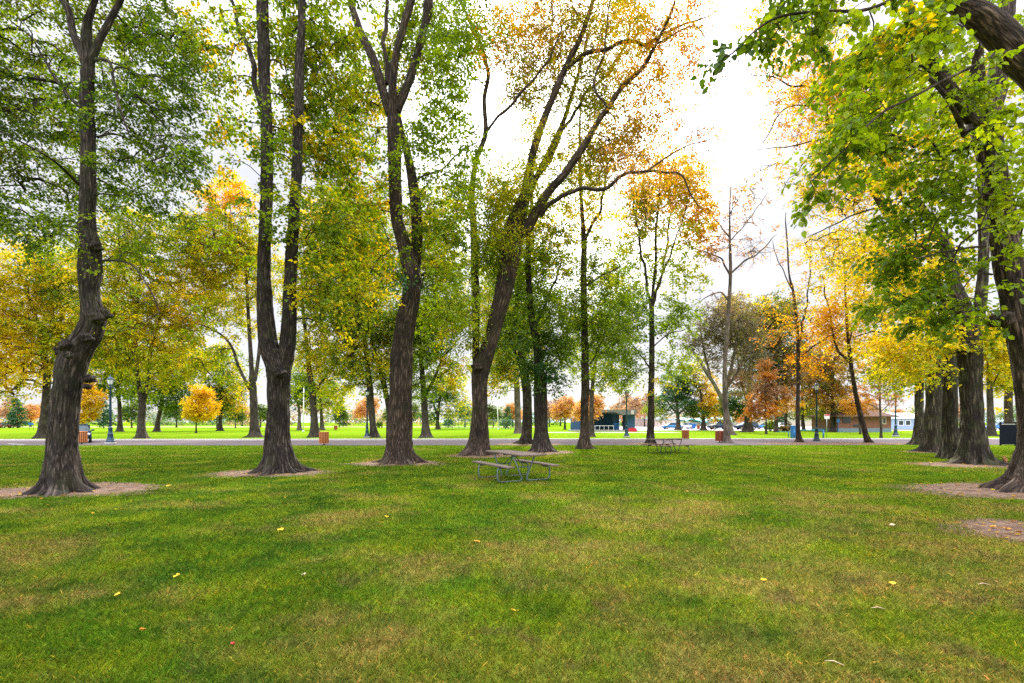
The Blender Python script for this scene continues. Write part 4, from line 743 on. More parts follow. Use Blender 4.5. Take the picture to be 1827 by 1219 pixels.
def place(o, x, y, sc, rz, label):
    c = copy_tree(o); c.location = (x, y, 0); c.scale = (sc,)*3; c.rotation_euler = (0,0,rz); c['label'] = label; return c
pO = proto('salmon orange tree standing in front of the left half of the bandstand', 'round', 12.6, 79, 6.9, 'PSAO', .85, .2)
pS = proto('blue green spruce on the far left lawn', 'spruce', -133, 130, 9.5, 'BBb', .86, .4)
pG = proto('green round tree far beyond the golden maple', 'round', -72, 118, 8, 'BgGo', .85, .34)
pP = proto('pinkish bare crowned tree behind the bandstand roof', 'round', 31, 125, 8.6, 'PSPW', .7, .3)
def at(px, z): return (px-CX)/F*z
for (p, px, z, sc, rz, lab) in [
    (pO, 1008, 104, 1.15, 1.0, 'red orange tree on the far side of the field, left of the bandstand'),
    (pO, 55, 160, 1.2, 2.0, 'orange tree far off at the left, between spruce and pale trunk'),
    (pO, 432, 190, 1.3, 3.0, 'orange tree at the field edge, seen left of the arched limb tree'),
    (pO, 655, 170, 1.7, .5, 'reddish tree beyond the blue lamp post left of centre'),
    (pO, 915, 150, 1.2, 4.0, 'orange tree glimpsed beside the tall pale grey trunk'),
    (pO, 1322, 120, .8, 1.4, 'yellow orange tree low behind the parked cars'),
    (pO, 1606, 150, .9, 2.6, 'salmon tree over the light blue house roof'),
    (pS, 185, 125, .9, 1.0, 'spruce just left of the left lamp post'),
    (pS, 800, 140, .7, 2.0, 'small spruce behind the sports fence'),
    (pS, 905, 135, .75, 2.5, 'small spruce right of the second white pole'),
    (pS, 612, 160, .8, .6, 'spruce alone in the gap right of the forked tree'),
    (pS, 1395, 170, 1.2, .6, 'dark conifer far behind the plain grey trunk'),
    (pG, 235, 135, 1.0, 1.1, 'green tree far behind the forked tree'),
    (pG, 315, 145, 1.15, 2.1, 'green tree at the field edge left of the golden maple'),
    (pG, 420, 128, .85, 3.1, 'green tree with thin trunk right of the golden maple'),
    (pG, 465, 150, 1.0, 4.1, 'green tree behind the arched limb tree'),
    (pG, 605, 150, .9, 5.1, 'round green tree beyond the wooden trash can'),
    (pG, 700, 150, .95, .4, 'green tree behind the brown tree beside the table'),
    (pG, 735, 165, 1.1, 1.4, 'green tree in the gap right of the brown tree'),
    (pG, 830, 160, 1.1, 2.4, 'grey green tree just left of the broad leaning tree, far off'),
    (pG, 880, 150, .95, 3.4, 'grey green tree behind the second white pole'),
    (pG, 1430, 165, 1.1, 4.4, 'green tree far behind the no entry sign'),
    (pP, 90, 190, 1.5, .8, 'mauve leafless tree on the far left horizon'),
    (pP, 20, 180, 1.3, 1.8, 'mauve leafless tree at the left edge of the horizon'),
    (pP, 1000, 190, 1.3, 2.8, 'pink grey tree beyond the red orange one'),
    (pP, 980, 165, 1.1, 3.8, 'thin pink grey tree right of the paired trees'),
    (pP, 1150, 165, 1.4, 4.8, 'pink tree right of the bandstand'),
    (pP, 1110, 200, 1.6, 5.8, 'pale pink tree above the bandstand roof'),
    (pP, 1550, 170, 1.2, .3, 'mauve bare tree left above the brick roof'),
    (pP, 1700, 160, 1.2, 1.3, 'mauve bare tree far behind the right row')]:
    place(p, at(px, z), z, sc, rz, lab)
# the far woods along the horizon: one mass
def woods():
    r = np.random.RandomState(9); n = 900
    x = r.uniform(-420, 460, n); y = r.uniform(215, 300, n); hgt = 5+3.5*np.sin(x*.05)+3*np.sin(x*.13+2)+r.uniform(-1,2,n)
    T = np.stack([x, y, r.rand(n)**.7*np.clip(hgt, 2, 13)+.3], 1); D = r.normal(0,1,(n,3)); D[:,2] = .2; D /= np.linalg.norm(D, axis=1)[:,None]
    pl = [['BbGo','bBgW','WbSP','SPbo','bGYo'][int((a*.023+50) % 5)] for a in x]
    V, Q, col, _ = leaves_mesh(T, D, np.full(n, 95), np.full(n, 3.4), .75, .3, pl, r, False, flat=.6, spread=.3)
    tag(npmesh('distant_woods', V, [Q], LEAF, col=col, smooth=False), 'far hazy line of woods along the horizon', 'woods', kind='stuff')
woods()
# bushes by the car park
def bush(label, px, py, w, h, pal, seed):
    r = np.random.RandomState(seed); z = gz(py); x = at(px, z); n = 60; q = r.normal(0,1,(n,3)); q /= np.linalg.norm(q,axis=1)[:,None]; q *= r.rand(n,1)**.4
    T = q*np.array([w/2,w/2,h/2])+np.array([0,0,h*.5]); D = q.copy(); D[:,2] = abs(D[:,2]); D /= np.linalg.norm(D,axis=1)[:,None]+1e-6
    V, Q, col, _ = leaves_mesh(T, D, np.full(n, 40), np.full(n, .35), .17, .1, [pal]*n, r, False, flat=.5)
    V[:,2] = np.maximum(V[:,2], .02)
    root = thing('bush', label, 'bush', (x, z, 0)); npmesh('foliage', V, [Q], LEAF, root, col=col, smooth=False)
    b = MB()
    for k in range(7): a = r.rand()*6.3; b.tube([(0,0,0),(math.cos(a)*w*.2,math.sin(a)*w*.2,h*.4),(math.cos(a)*w*.35,math.sin(a)*w*.35,h*.75)], [.04,.03,.015], 6)
    b.build('stem', BARKF, root)
bush('round green bush between two grey trunks by the parking', 1375, 770, 2.2, 2.0, 'ggL', 3)
bush('low brown green hedge bush left of the blue post', 1405, 770, 2.8, 1.2, 'GoR', 4)
bush('dark green shrub at the foot of the second white pole', 902, 766, 3.2, 2.9, 'BBG', 5)
bush('low evergreen bush left of the brown tree, far off', 677, 764.5, 1.6, 2.2, 'gB', 6)

# ------------------------------------------------------------------ picnic tables
def arc(pts, r=.07, n=5):
    P = [Vector(p) for p in pts]; out = [P[0]]
    for i in range(1, len(P)-1):
        a = (P[i-1]-P[i]); b = (P[i+1]-P[i]); d = min(r, a.length*.45, b.length*.45); p0 = P[i]+a.normalized()*d; p1 = P[i]+b.normalized()*d
        for k in range(n+1): t = k/n; out.append(p0*(1-t)**2+P[i]*2*t*(1-t)+p1*t*t)
    out.append(P[-1]); return out
def picnic(label, x, y, rz, ln=2.3, st='steel'):
    t = thing('picnic_table', label, 'picnic table', (x, y, 0), rz, 'picnic tables on the lawn')
    top = MB()
    for i in range(3): top.box(((-.006 if i == 1 else .004), (i-1)*.255, .755), (ln+(.012 if i == 1 else 0), .243, .042), bev=.006)
    for sx in (-1, 1): top.box((sx*.62, 0, .716), (.09, .66, .034), bev=.004)
    top.box((0, 0, .716), (.09, .66, .034), bev=.004)
    top.build('tabletop', M['wood'], t)
    for s in (-1, 1):
        b = MB(); b.box((0, s*.70, .450), (ln, .245, .042), bev=.006)
        for sx in (-1, 1): b.box((sx*.62, s*.70, .416), (.07, .22, .024), bev=.003)
        b.build('bench', M['wood'], t)
    for sx in (-1, 1):
        for s in (-1, 1):
            b = MB(); b.tube(arc([(sx*.62, s*.33, .690), (sx*.62, s*.045, .02), (sx*.62, s*.83, .02), (sx*.62, s*.83, .392), (sx*.62, s*.60, .392)], .13, 7), .0205, 10)
            b.build('leg', M[st], t)
        b = MB(); b.tube([(sx*.62, 0, .40), (sx*.06, 0, .69)], .014, 8); b.tube([(sx*.62,-.21,.40),(sx*.62,.21,.40)], .014, 8); b.build('brace', M[st], t)
    return t
picnic('picnic table nearer the camera, weathered planks on bent steel pipe legs', .05, 14.0, math.atan2(1.4, -.74))
picnic('smaller looking picnic table farther off, in front of the golden topped tree', 8.2, 25.4, math.radians(27), st='steelshade')

# ------------------------------------------------------------------ litter bins
def bin_(label, px, py, m, hgt=.80, rad=.32, lift=.13, pole=True, group='slatted wooden trash cans'):
    x, y, _ = G(px, py); t = thing('trash_can', label, 'trash can', (x, y, 0), 0, group)
    n = 18; b = MB()
    for k in range(n):
        a = 2*PI*k/n; b.box((rad*math.cos(a), rad*math.sin(a), lift+hgt/2), (.022, 2*PI*rad/n*.66, hgt), rz=a, bev=.004)
    b.build('slats', m, t)
    b = MB(); b.lathe([(rad-.02,lift+.02),(rad-.02,lift+hgt-.03),(rad-.04,lift+hgt-.03),(rad-.04,lift+.04)], 24); b.build('liner', M['darkmetal'], t)
    b = MB(); b.lathe([(rad-.03,lift+hgt-.035),(rad+.018,lift+hgt-.03),(rad+.02,lift+hgt+.005),(rad-.05,lift+hgt+.02),(rad-.09,lift+hgt-.01)], 24); b.build('rim', m, t)
    b = MB(); b.tube([(0,0,-.03),(0,0,lift+.05)], .045, 10); b.lathe([(.14,0),(.14,.015),(.05,.03)], 14); b.build('post', M['darkmetal'], t)
    return t
bin_('orange slatted trash can standing by the road right of the twin stemmed tree', 578, 794.3, M['slat'])
bin_('orange slatted trash can half hidden behind the burled tree', 146, 792.5, M['slat'])
bin_('red slatted trash can touching the bare slender tree', 1284, 789.8, M['slatred'])
bin_('red slatted trash can across the road behind the far table', 1223, 783.0, M['slatred'], lift=.05)
bin_('tiny reddish trash can far out on the lawn', 599, 768.0, M['slatred'])
bin_('small red trash can in front of the parked cars', 1246, 766.5, M['slatred'])

# ------------------------------------------------------------------ lamps
def lamp(label, px, py, m, glassm, plinth=True, hgt=5.05):
    x, y, _ = G(px, py); t = thing('street_lamp', label, 'street lamp', (x, y, 0), 0, 'park lamp posts')
    if plinth: b = MB(); b.lathe([(.36,0),(.36,.12),(.33,.15)], 20); b.build('plinth', M['conc'], t)
    z0 = .15 if plinth else 0
    b = MB(); b.lathe([(.29,z0),(.29,z0+.08),(.25,z0+.12),(.24,z0+.20),(.19,z0+.28),(.165,z0+.55),(.18,z0+.58),(.18,z0+.62),(.14,z0+.66),(.125,z0+.98),(.145,z0+1.0),(.145,z0+1.05),(.10,z0+1.1),(.085,z0+1.2)], 16); b.build('base', m, t)
    b = MB(); P = [(.083,z0+1.19),(.078,2.5),(.062,hgt-.9),(.095,hgt-.88),(.095,hgt-.84),(.06,hgt-.8),(.10,hgt-.72)]; b.lathe(P, 16)
    for zz in (z0+1.3, z0+1.45): b.lathe([(.07,zz),(.105,zz+.015),(.105,zz+.04),(.07,zz+.055)], 14)
    b.build('pole', m, t)
    b = MB(); b.lathe([(.10,hgt-.72),(.14,hgt-.68),(.15,hgt-.64),(.10,hgt-.64)], 8); b.lathe([(.245,hgt-.285),(.25,hgt-.25),(.14,hgt-.16),(.11,hgt-.10),(.04,hgt-.06),(.03,hgt),(.012,hgt+.10)], 12)
    for k in range(6): a = 2*PI*k/6; b.tube([(.145*math.cos(a),.145*math.sin(a),hgt-.65),(.235*math.cos(a),.235*math.sin(a),hgt-.28)], .011, 5)
    ln = b.build('lantern', m, t)
    b = MB(); b.lathe([(.13,hgt-.655),(.18,hgt-.48),(.215,hgt-.30),(.20,hgt-.288)], 6, smooth=False); b.build('glass', glassm, ln)
    return t
lamp('blue lamp post on a concrete foot at the left, right of the burled tree', 197, 793, M['lamp'], M['glass'])
lamp('dark blue lamp post standing against a leafy trunk, left of the brown tree', 655, 781.5, M['lamp'], M['glass'])
lamp('dark lamp post with reddish lantern in front of the bandstand', 1118, 780.5, M['lamp'], M['rustglass'])
lamp('black lamp post with bright white lantern by the road on the right', 1457, 787.3, M['lampgreen'], M['glass'], plinth=False)
lamp('lamp post with pink lantern at the corner of the brick building', 1598, 779.3, M['lamp'], M['rustglass'])

# ------------------------------------------------------------------ bandstand
def bandstand():
    z = 84.; s = z/F; X = lambda p: (p-CX)*s; Hh = lambda p: H+(HY-p)*s
    t = thing('bandstand', 'blue open fronted bandstand with a thick grey concrete roof beam', 'bandstand', (X(1080), z, 0)); ox = X(1080)
    b = MB(); b.box((0, 3.5, .12), (X(1137)-X(1022), 8, .24)); b.build('stage', M['conc'], t)
    b = MB(); b.box((X(1082)-ox, 6.9, 1.9), (X(1114)-X(1050), .25, 3.3)); b.build('back_wall', M['deepblue'], t)
    b = MB(); b.box((X(1106)-ox, 3.2, 2.0), (X(1113)-X(1102), .5, 3.5)); b.build('pier', M['blue'], t)
    b = MB(); b.box((X(1127)-ox, 2.2, 2.0), (X(1134)-X(1119), 3.2, 3.5)); b.build('side_wall', M['blue'], t)
    b = MB(); b.box((X(1034)-ox, 3.2, 1.32), (X(1048)-X(1024), .4, 2.15)); b.build('wing_wall', M['blue'], t)
    b = MB(); b.prism([(X(1052)-ox, 3.75), (X(1135)-ox, 3.75), (X(1134)-ox, 2.95), (X(1110)-ox, 2.85), (X(1096)-ox, 3.35), (X(1052)-ox, 3.3)], -.4, 7.0)
    b.build('roof', M['beam'], t)
    b = MB(); b.box((X(1127)-ox, -.55, 3.32), (.5, .25, .7)); b.build('beam_end', M['pale'], t)
    b = MB(); b.box((X(1078)-ox, .2, .98), (X(1096)-X(1061), .08, .09))
    for p in (1062, 1070, 1078, 1086, 1095): b.box((X(p)-ox, .2, .6), (.06, .06, .75))
    b.build('railing', M['white'], t)
    b = MB()
    for k in range(8): b.box((X(1096)-ox+k*.16, .25, .8), (.04, .04, 1.1))
    b.box((X(1096)-ox+.56, .25, 1.36), (1.2, .05, .05)); b.build('blue_railing', M['bluep'], t)
bandstand()
b = MB(); b.prism([(-.62,.0),(.62,0),(.66,.35),(.6,.62),(-.6,.62),(-.66,.35)], -.3, .3); o = b.build('storage_bin', M['red'], loc=(at(1128.5, 82), 82, .0)); tag(o, 'bright red storage bin beside the right wall of the bandstand', 'bin')

# ------------------------------------------------------------------ brick building and blue house
def brickhouse():
    z = 78.; s = z/F; x0, x1 = (1496-CX)*s, (1590-CX)*s; wd = x1-x0; cx = (x0+x1)/2; dp = 7.
    t = thing('brick_building', 'low brick building with brown hip roof and grey base behind the leaning tree', 'building', (cx, z, 0))
    b = MB(); b.box((0, dp/2, 1.62), (wd, dp, 1.96)); b.build('wall', M['brick'], t)
    b = MB(); b.box((0, dp/2, .32), (wd+.06, dp+.06, .64)); b.build('foundation', M['base'], t)
    e = .75; h0, h1 = 2.60, 4.35; hw = wd/2+e; b = MB()
    V = [(-hw,-e,h0),(hw,-e,h0),(hw,dp+e,h0),(-hw,dp+e,h0),(-hw+4.6,dp/2,h1),(hw-4.6,dp/2,h1)]
    V += [(x,y,q-.16) for x,y,q in V[:4]]
    b.add(V, [(0,1,5,4),(1,2,5),(2,3,4,5),(3,0,4),(6,7,1,0),(7,8,2,1),(8,9,3,2),(9,6,0,3),(9,8,7,6)]); rf = b.build('roof', M['roof'], t)
    b = MB(); b.box((-.3, dp/2, h1+.1), (1.6, .8, .5)); b.build('roof_vent', M['roof'], rf)
    for wx, ww, wh, wz, mm in ((-wd/2+1.3, 1.3, .95, 1.95, 'dark'), (-wd/2+2.9, 1.0, .35, 1.05, 'base'), (wd/2-1.15, .62, 1.15, 1.85, 'sash')):
        b = MB(); b.box((wx, -.03, wz), (ww, .08, wh)); f = b.build('window', M['sash'] if mm == 'sash' else M['dark'], t)
        if mm == 'sash': b = MB(); b.box((wx, -.09, wz), (ww-.28, .03, wh-.3)); b.build('pane', M['dark'], f)
    b = MB(); b.box((-wd/2-.25, -.3, 1.9), (.5, .06, .62)); b.box((-wd/2-.25, -.3, .8), (.05, .05, 1.6)); o = b.build('notice_board', M['bluep'], loc=(cx, z, 0)); tag(o, 'small light blue notice sign at the left corner of the brick building', 'sign')
brickhouse()
def bluehouse():
    z = 98.; s = z/F; x0, x1 = (1590-CX)*s, (1650-CX)*s; cx, wd = (x0+x1)/2, x1-x0
    t = thing('blue_house', 'light blue house with white metal roof right of the brick building', 'house', (cx, z, 0))
    b = MB(); b.box((0, 4, 1.25), (wd, 8, 2.1)); b.build('wall', M['lblue'], t)
    b = MB(); b.add([(-wd/2-.4,-.5,2.32),(wd/2+.4,-.5,2.32),(wd/2+.4,4,3.55),(-wd/2-.4,4,3.55),(wd/2+.4,8.5,2.32),(-wd/2-.4,8.5,2.32)], [(0,1,2,3),(3,2,4,5),(1,4,2),(0,3,5),(0,5,4,1)]); b.build('roof', M['white'], t)
    for px in (1607, 1619.5):
        wx = (px-CX)*s-cx; b = MB(); b.box((wx, -.04, 1.45), (1.15, .1, 1.1)); f = b.build('window', M['white'], t); b = MB(); b.box((wx, -.11, 1.45), (.85, .04, .82)); b.build('pane', M['dark'], f)
    b = MB(); b.box((0, 3.98, .1), (wd+.05, 8.1, .22)); b.build('foundation', M['conc'], t)
bluehouse()
def longbuilding():
    z = 178.; s = z/F; x0, x1 = (1222-CX)*s, (1320-CX)*s; cx, wd = (x0+x1)/2, x1-x0
    t = thing('pool_building', 'long low building with a teal wavy canopy behind the parked cars', 'building', (cx, z, 0))
    b = MB(); b.box((0, 6, .8), (wd, 11, 1.6)); b.build('wall', M['pink'], t)
    V = []; n = 24
    for i in range(n+1): x = -wd/2+wd*i/n; q = 2.2+.55*math.sin(i*.6)+(.5*i/n); V += [(x,-1.2,q-.45),(x,-1.2,q),(x,11,q+.7),(x,11,q)]
    b = MB(); b.add(V, [(4*i+j,4*i+4+j,4*i+4+(j+1)%4,4*i+(j+1)%4) for i in range(n) for j in range(4)]); b.build('canopy', M['teal'], t)
    b = MB(); b.box((0, -.5, 1.25), (wd, .2, .14)); [b.box((-wd/2+k*2.0, -.5, .75), (.12,.12,1.2)) for k in range(int(wd/2)+1)]; b.build('railing', M['lblue'], t)
    t = thing('low_building', 'plain pale building behind the trees right of the teal canopy', 'building', ((1400-CX)/F*185, 185, 0))
    b = MB(); b.box((0, 5, 1.5), (34, 10, 3.0)); b.build('wall', M['pink'], t); b = MB(); b.box((0, 5, 3.12), (34.6, 10.6, .24)); b.build('roof', M['white'], t)
    t = thing('long_shed', 'pale shed wall beyond the field between bandstand and cars', 'building', ((1165-CX)/F*170, 170, 0))
    b = MB(); b.box((0, 4, 1.2), (15, 8, 2.4)); b.build('wall', M['pink'], t); b = MB(); b.box((0, 4, 2.5), (15.5, 8.6, .2)); b.build('roof', M['lblue'], t)
longbuilding()

# ------------------------------------------------------------------ cars
def car(label, x, y, rz, m, kind='hatch', group='cars parked beyond the far lawn'):
    t = thing('parked_car', label, 'car', (x, y, 0), rz, group); L2, Wd = 2.15, .86
    if kind == 'suv': low = [(-2.3,.35),(2.25,.35),(2.33,.6),(2.28,.95),(1.3,1.08),(-2.25,1.12),(-2.36,.7)]; cab = [(-2.2,1.10),(1.15,1.06),(.55,1.62),(.1,1.72),(-1.9,1.70),(-2.12,1.5)]
    else: low = [(-2.05,.30),(2.0,.30),(2.10,.5),(2.05,.78),(1.25,.92),(-1.95,.96),(-2.12,.65)]; cab = [(-1.9,.95),(1.15,.91),(.42,1.36),(0,1.44),(-1.2,1.42),(-1.75,1.15)]
    b = MB()
    def loft(b, prof, w0, w1):
        n = len(prof); c = (sum(p[0] for p in prof)/n, sum(p[1] for p in prof)/n); V = []
        for yy, k in ((-w1, .93), (-w0, 1), (w0, 1), (w1, .93)): V += [(c[0]+(p[0]-c[0])*k, yy, c[1]+(p[1]-c[1])*k) for p in prof]
        b.add(V, [tuple(range(n)), tuple(range(4*n-1, 3*n-1, -1))]+[(r*n+i, r*n+n+i, r*n+n+(i+1)%n, r*n+(i+1)%n) for r in range(3) for i in range(n)], True)
    loft(b, low, Wd-.08, Wd); b.build('body', m, t)
    b = MB(); n = len(cab); V = [(p[0], -(Wd-.04)+(.18 if p[1] > 1.25 else .06), p[1]) for p in cab]+[(p[0], (Wd-.04)-(.18 if p[1] > 1.25 else .06), p[1]) for p in cab]
    b.add(V, [tuple(range(n)), tuple(range(2*n-1, n-1, -1))]+[(i, n+i, n+(i+1)%n, (i+1)%n) for i in range(n)]); b.build('windows', M['carglass'], t)
    top = max(p[1] for p in cab); b = MB(); x1_, x0_ = cab[3][0]+.25, cab[4][0]-.2; b.box(((x1_+x0_)/2, 0, top+.012), (x1_-x0_, (Wd-.2)*2, .05), bev=.02)
    for px_ in (-.35,): b.box((px_, 0, (cab[0][1]+top)/2), (.09, (Wd-.09)*2, top-cab[0][1]-.03))
    b.build('roof', m, t)
    for sx in (-1.3, 1.3):
        for sy in (-1, 1):
            w_ = MB(); n = 18; r0 = .33 if kind == 'hatch' else .37
            V = [(sx+r0*math.cos(2*PI*k/n), sy*(Wd-.16), r0+r0*math.sin(2*PI*k/n)) for k in range(n)]+[(sx+r0*math.cos(2*PI*k/n), sy*(Wd+.01), r0+r0*math.sin(2*PI*k/n)) for k in range(n)]
            w_.add(V, [tuple(range(n)), tuple(range(2*n-1, n-1, -1))]+[(i, (i+1)%n, n+(i+1)%n, n+i) for i in range(n)]); o = w_.build('wheel', M['rubber'], t)
            w_ = MB(); V = [(sx+.2*math.cos(2*PI*k/n), sy*(Wd+.02), r0+.2*math.sin(2*PI*k/n)) for k in range(n)]; w_.add(V, [tuple(range(n))]); w_.build('rim', M['chrome'], o)
    f = 2.1 if kind == 'hatch' else 2.3
    for sy in (-1, 1):
        b = MB(); b.box((f-.06, sy*.62, .70 if kind == 'hatch' else .85), (.12, .32, .16), bev=.03); b.build('headlight', M['headl'], t)
        b = MB(); b.box((.95, sy*(Wd+.08), 1.0), (.12, .2, .14), bev=.03); b.build('mirror', m, t)
    return t
car('dark blue car on the road, peeping out behind the burled tree', at(138, 39), 39, -.85, M['carnavy'], group=None)
car('bright blue car parked left of the dark green tree', at(1198, 110), 110, PI, M['carblue'])
car('white car parked just right of the dark green tree trunk', at(1222, 112), 112, PI+.2, M['carwhite'])
car('navy car parked left of the bare slender tree', at(1283, 104), 104, PI, M['carnavy'], 'suv')
car('white van like car behind the navy one', at(1290, 116), 117, PI, M['carwhite'], 'suv')
car('dark car split by the wide olive tree trunk', at(1331, 102), 102, PI, M['carnavy'], 'suv')
car('blue car behind the rusty cypress trunk', at(1366, 108), 108, 2.6, M['carblue'])
car('white car right of the round green bush', at(1394, 108), 108, PI, M['carwhite'])
car('silver car parked left of the brick building', at(1478, 100), 100, PI, M['cargrey'])
car('blue car glimpsed between the right hand trunks', at(1780, 100), 100, PI, M['carblue'])
car('red car parked at the far left edge', at(4, 131), 131, PI, M['carred'])
car('small red car parked right of the other red one, far left', at(16, 131), 131.5, PI, M['carred'])

# ------------------------------------------------------------------ small park furniture
b = MB(); b.box((0,0,.0+.6), (.42,.34,1.2), bev=.04); b.box((0,0,1.23), (.46,.38,.08), bev=.03); b.box((0,-.175,.95), (.3,.02,.25)); x, y, _ = G(1415, 781.5)
tag(b.build('blue_post', M['bluep'], loc=(x, y, 0)), 'bright blue box post at the road edge left of the pink trunk', 'post')
x, y, _ = G(1469, 782.5); z_ = y
t = thing('pipe_railing', 'low teal pipe railing across the lawn behind the white lamp', 'railing', (x, y, 0))
b = MB(); b.tube([(-2.9,0,.82),(0,0,.82)], .05, 8); b.tube([(-2.9,3,.6),(-.9,2.5,.6)], .04, 8); b.build('rail', M['tealp'], t)
for px_ in (-2.9, 0): b = MB(); b.tube([(px_,0,0),(px_,0,.82)], .07, 8); b.build('post', M['bluep'], t)
b = MB(); b.tube([(-1.9,2.75,0),(-1.9,2.75,.6)], .05, 8); b.build('post', M['tealp'], t)
def textobj(txt, size, loc, m, parent, rz=0):
    c = bpy.data.curves.new('lettering', 'FONT'); c.body = txt; c.size = size; c.align_x = 'CENTER'; c.align_y = 'CENTER'; c.extrude = .004
    o = bpy.data.objects.new('lettering', c); C.objects.link(o); o.parent = parent; o.location = loc; o.rotation_euler = (PI/2, 0, rz); c.materials.append(m); return o
x, y, _ = G(1475, 781.5); t = thing('road_sign', 'red and white road sign on a thin pole right of the white lamp', 'sign', (x, y, 0))
b = MB(); b.tube([(0,0,0),(0,0,2.45)], .03, 8); b.build('pole', M['chrome'], t)
b = MB(); b.box((0,-.04,2.2), (.56,.02,.46), bev=.008); b.build('panel', M['white'], t)
b = MB(); b.box((0,-.06,2.36), (.5,.012,.13)); b.build('red_band', M['red'], t)
x, y, _ = G(541, 771.5); b = MB(); b.tube([(0,0,0),(.1,0,7.4)], [.11,.06], 10); b.lathe([(.16,0),(.16,.25),(.11,.3)], 12); tag(b.build('white_pole', M['white'], loc=(x,y,0)), 'tall thin white pole just right of the twin stemmed tree', 'pole')
x, y, _ = G(889, 766.5); b = MB(); b.tube([(0,0,0),(-.3,0,7.8)], [.12,.07], 10); b.lathe([(.18,0),(.18,.25),(.12,.3)], 12); tag(b.build('white_pole', M['white'], loc=(x,y,0)), 'tall thin white pole seen between the broad and paired trees', 'pole')
# sports fence beyond the trees
t = thing('sports_fence', 'tall chain link sports fence with a teal top rail, beyond the road', 'fence', (at(840, 108), 108, 0))
b = MB(); xs_ = [at(p, 108)-at(840, 108) for p in range(786, 920, 7)]
b.tube([(xs_[0],0,2.05),(xs_[-1],0,2.05)], .05, 6); b.tube([(xs_[0],0,.1),(xs_[-1],0,.1)], .03, 6); b.build('top_rail', M['fence'], t)
for q in xs_[::3]: b = MB(); b.tube([(q,0,0),(q,0,2.1)], .045, 6); b.build('post', M['fence'], t)
b = MB()
for k in range(int((xs_[-1]-xs_[0])/.45)): q = xs_[0]+k*.45; b.tube([(q,.03,.1),(q+1.1 if q+1.1 < xs_[-1] else q,.03,2.0)], .009, 3, False); b.tube([(q+1.1 if q+1.1 < xs_[-1] else q,.05,.1),(q,.05,2.0)], .009, 3, False)
b.build('mesh', M['fence'], t)
t = thing('backstop', 'tall grey mesh backstop of the ball field behind the fence', 'backstop', (at(818, 125), 125, 0))
for q in (-6,-3,0,3,6): b = MB(); b.tube([(q,abs(q)*.25,0),(q,abs(q)*.25,6.2)], .07, 6); b.build('post', M['fence'], t)
b = MB()
for h_ in (.3,2.2,4.2,6.2): b.tube([(-6,1.5,h_),(-3,.75,h_),(0,0,h_),(3,.75,h_),(6,1.5,h_)], .04, 5)
for k in range(49): q = -6+k*.25; b.tube([(q,abs(q)*.25,.3),(q,abs(q)*.25,6.2)], .008, 3, False)
b.build('mesh', M['fence'], t)
# bench and blue board on the left field
x, y, _ = G(56, 768); t = thing('banner_board', 'blue banner board on thin posts on the far left lawn', 'board', (x, y, 0)); b = MB(); b.box((-.1,0,1.28), (1.0,.05,.38)); b.build('panel', M['bluep'], t)
for q in (-.4, .35): b = MB(); b.tube([(q,.05,0),(q,.05,1.3)], .025, 6); b.build('post', M['darkmetal'], t)
# portable blue bins in car park
for px_, lab in ((1232, 'blue dumpster parked between the cars behind the far lawn'),):
    z = 112.; t = thing('dumpster', lab, 'dumpster', (at(px_, z), z, 0)); b = MB(); b.prism([(-.95,.1),(.95,.1),(1.05,1.15),(-1.05,1.15)], -.6, .6); b.build('body', M['bluep'], t); b = MB(); b.box((0,0,1.2), (2.1,1.25,.09), bev=.02); b.build('lid', M['carblue'], t)
# black enclosure on the right
z = 33.4; x0 = at(1785, z); t = thing('metal_enclosure', 'black panelled metal enclosure with a pale top strip, behind the right hand trunk', 'enclosure', (x0, z, 0), -.10)
for k in range(2):
    b = MB(); b.box((.47+k*.94, 0, .80), (.90, .05, 1.42), bev=.01)
    for j in range(7): b.box((.09+k*.94+j*.125, -.032, .80), (.02, .014, 1.36))
    b.build('panel', M['black'], t)
for k in range(3): b = MB(); b.box((k*.94, 0, .84), (.07, .08, 1.68)); b.build('post', M['black'], t)
b = MB(); b.box((.94, 0, 1.60), (1.88, .06, .05)); b.build('top_rail', M['black'], t)
b = MB(); b.box((.94, -.034, 1.49), (1.86, .012, .05)); b.build('trim_strip', M['conc'], t)

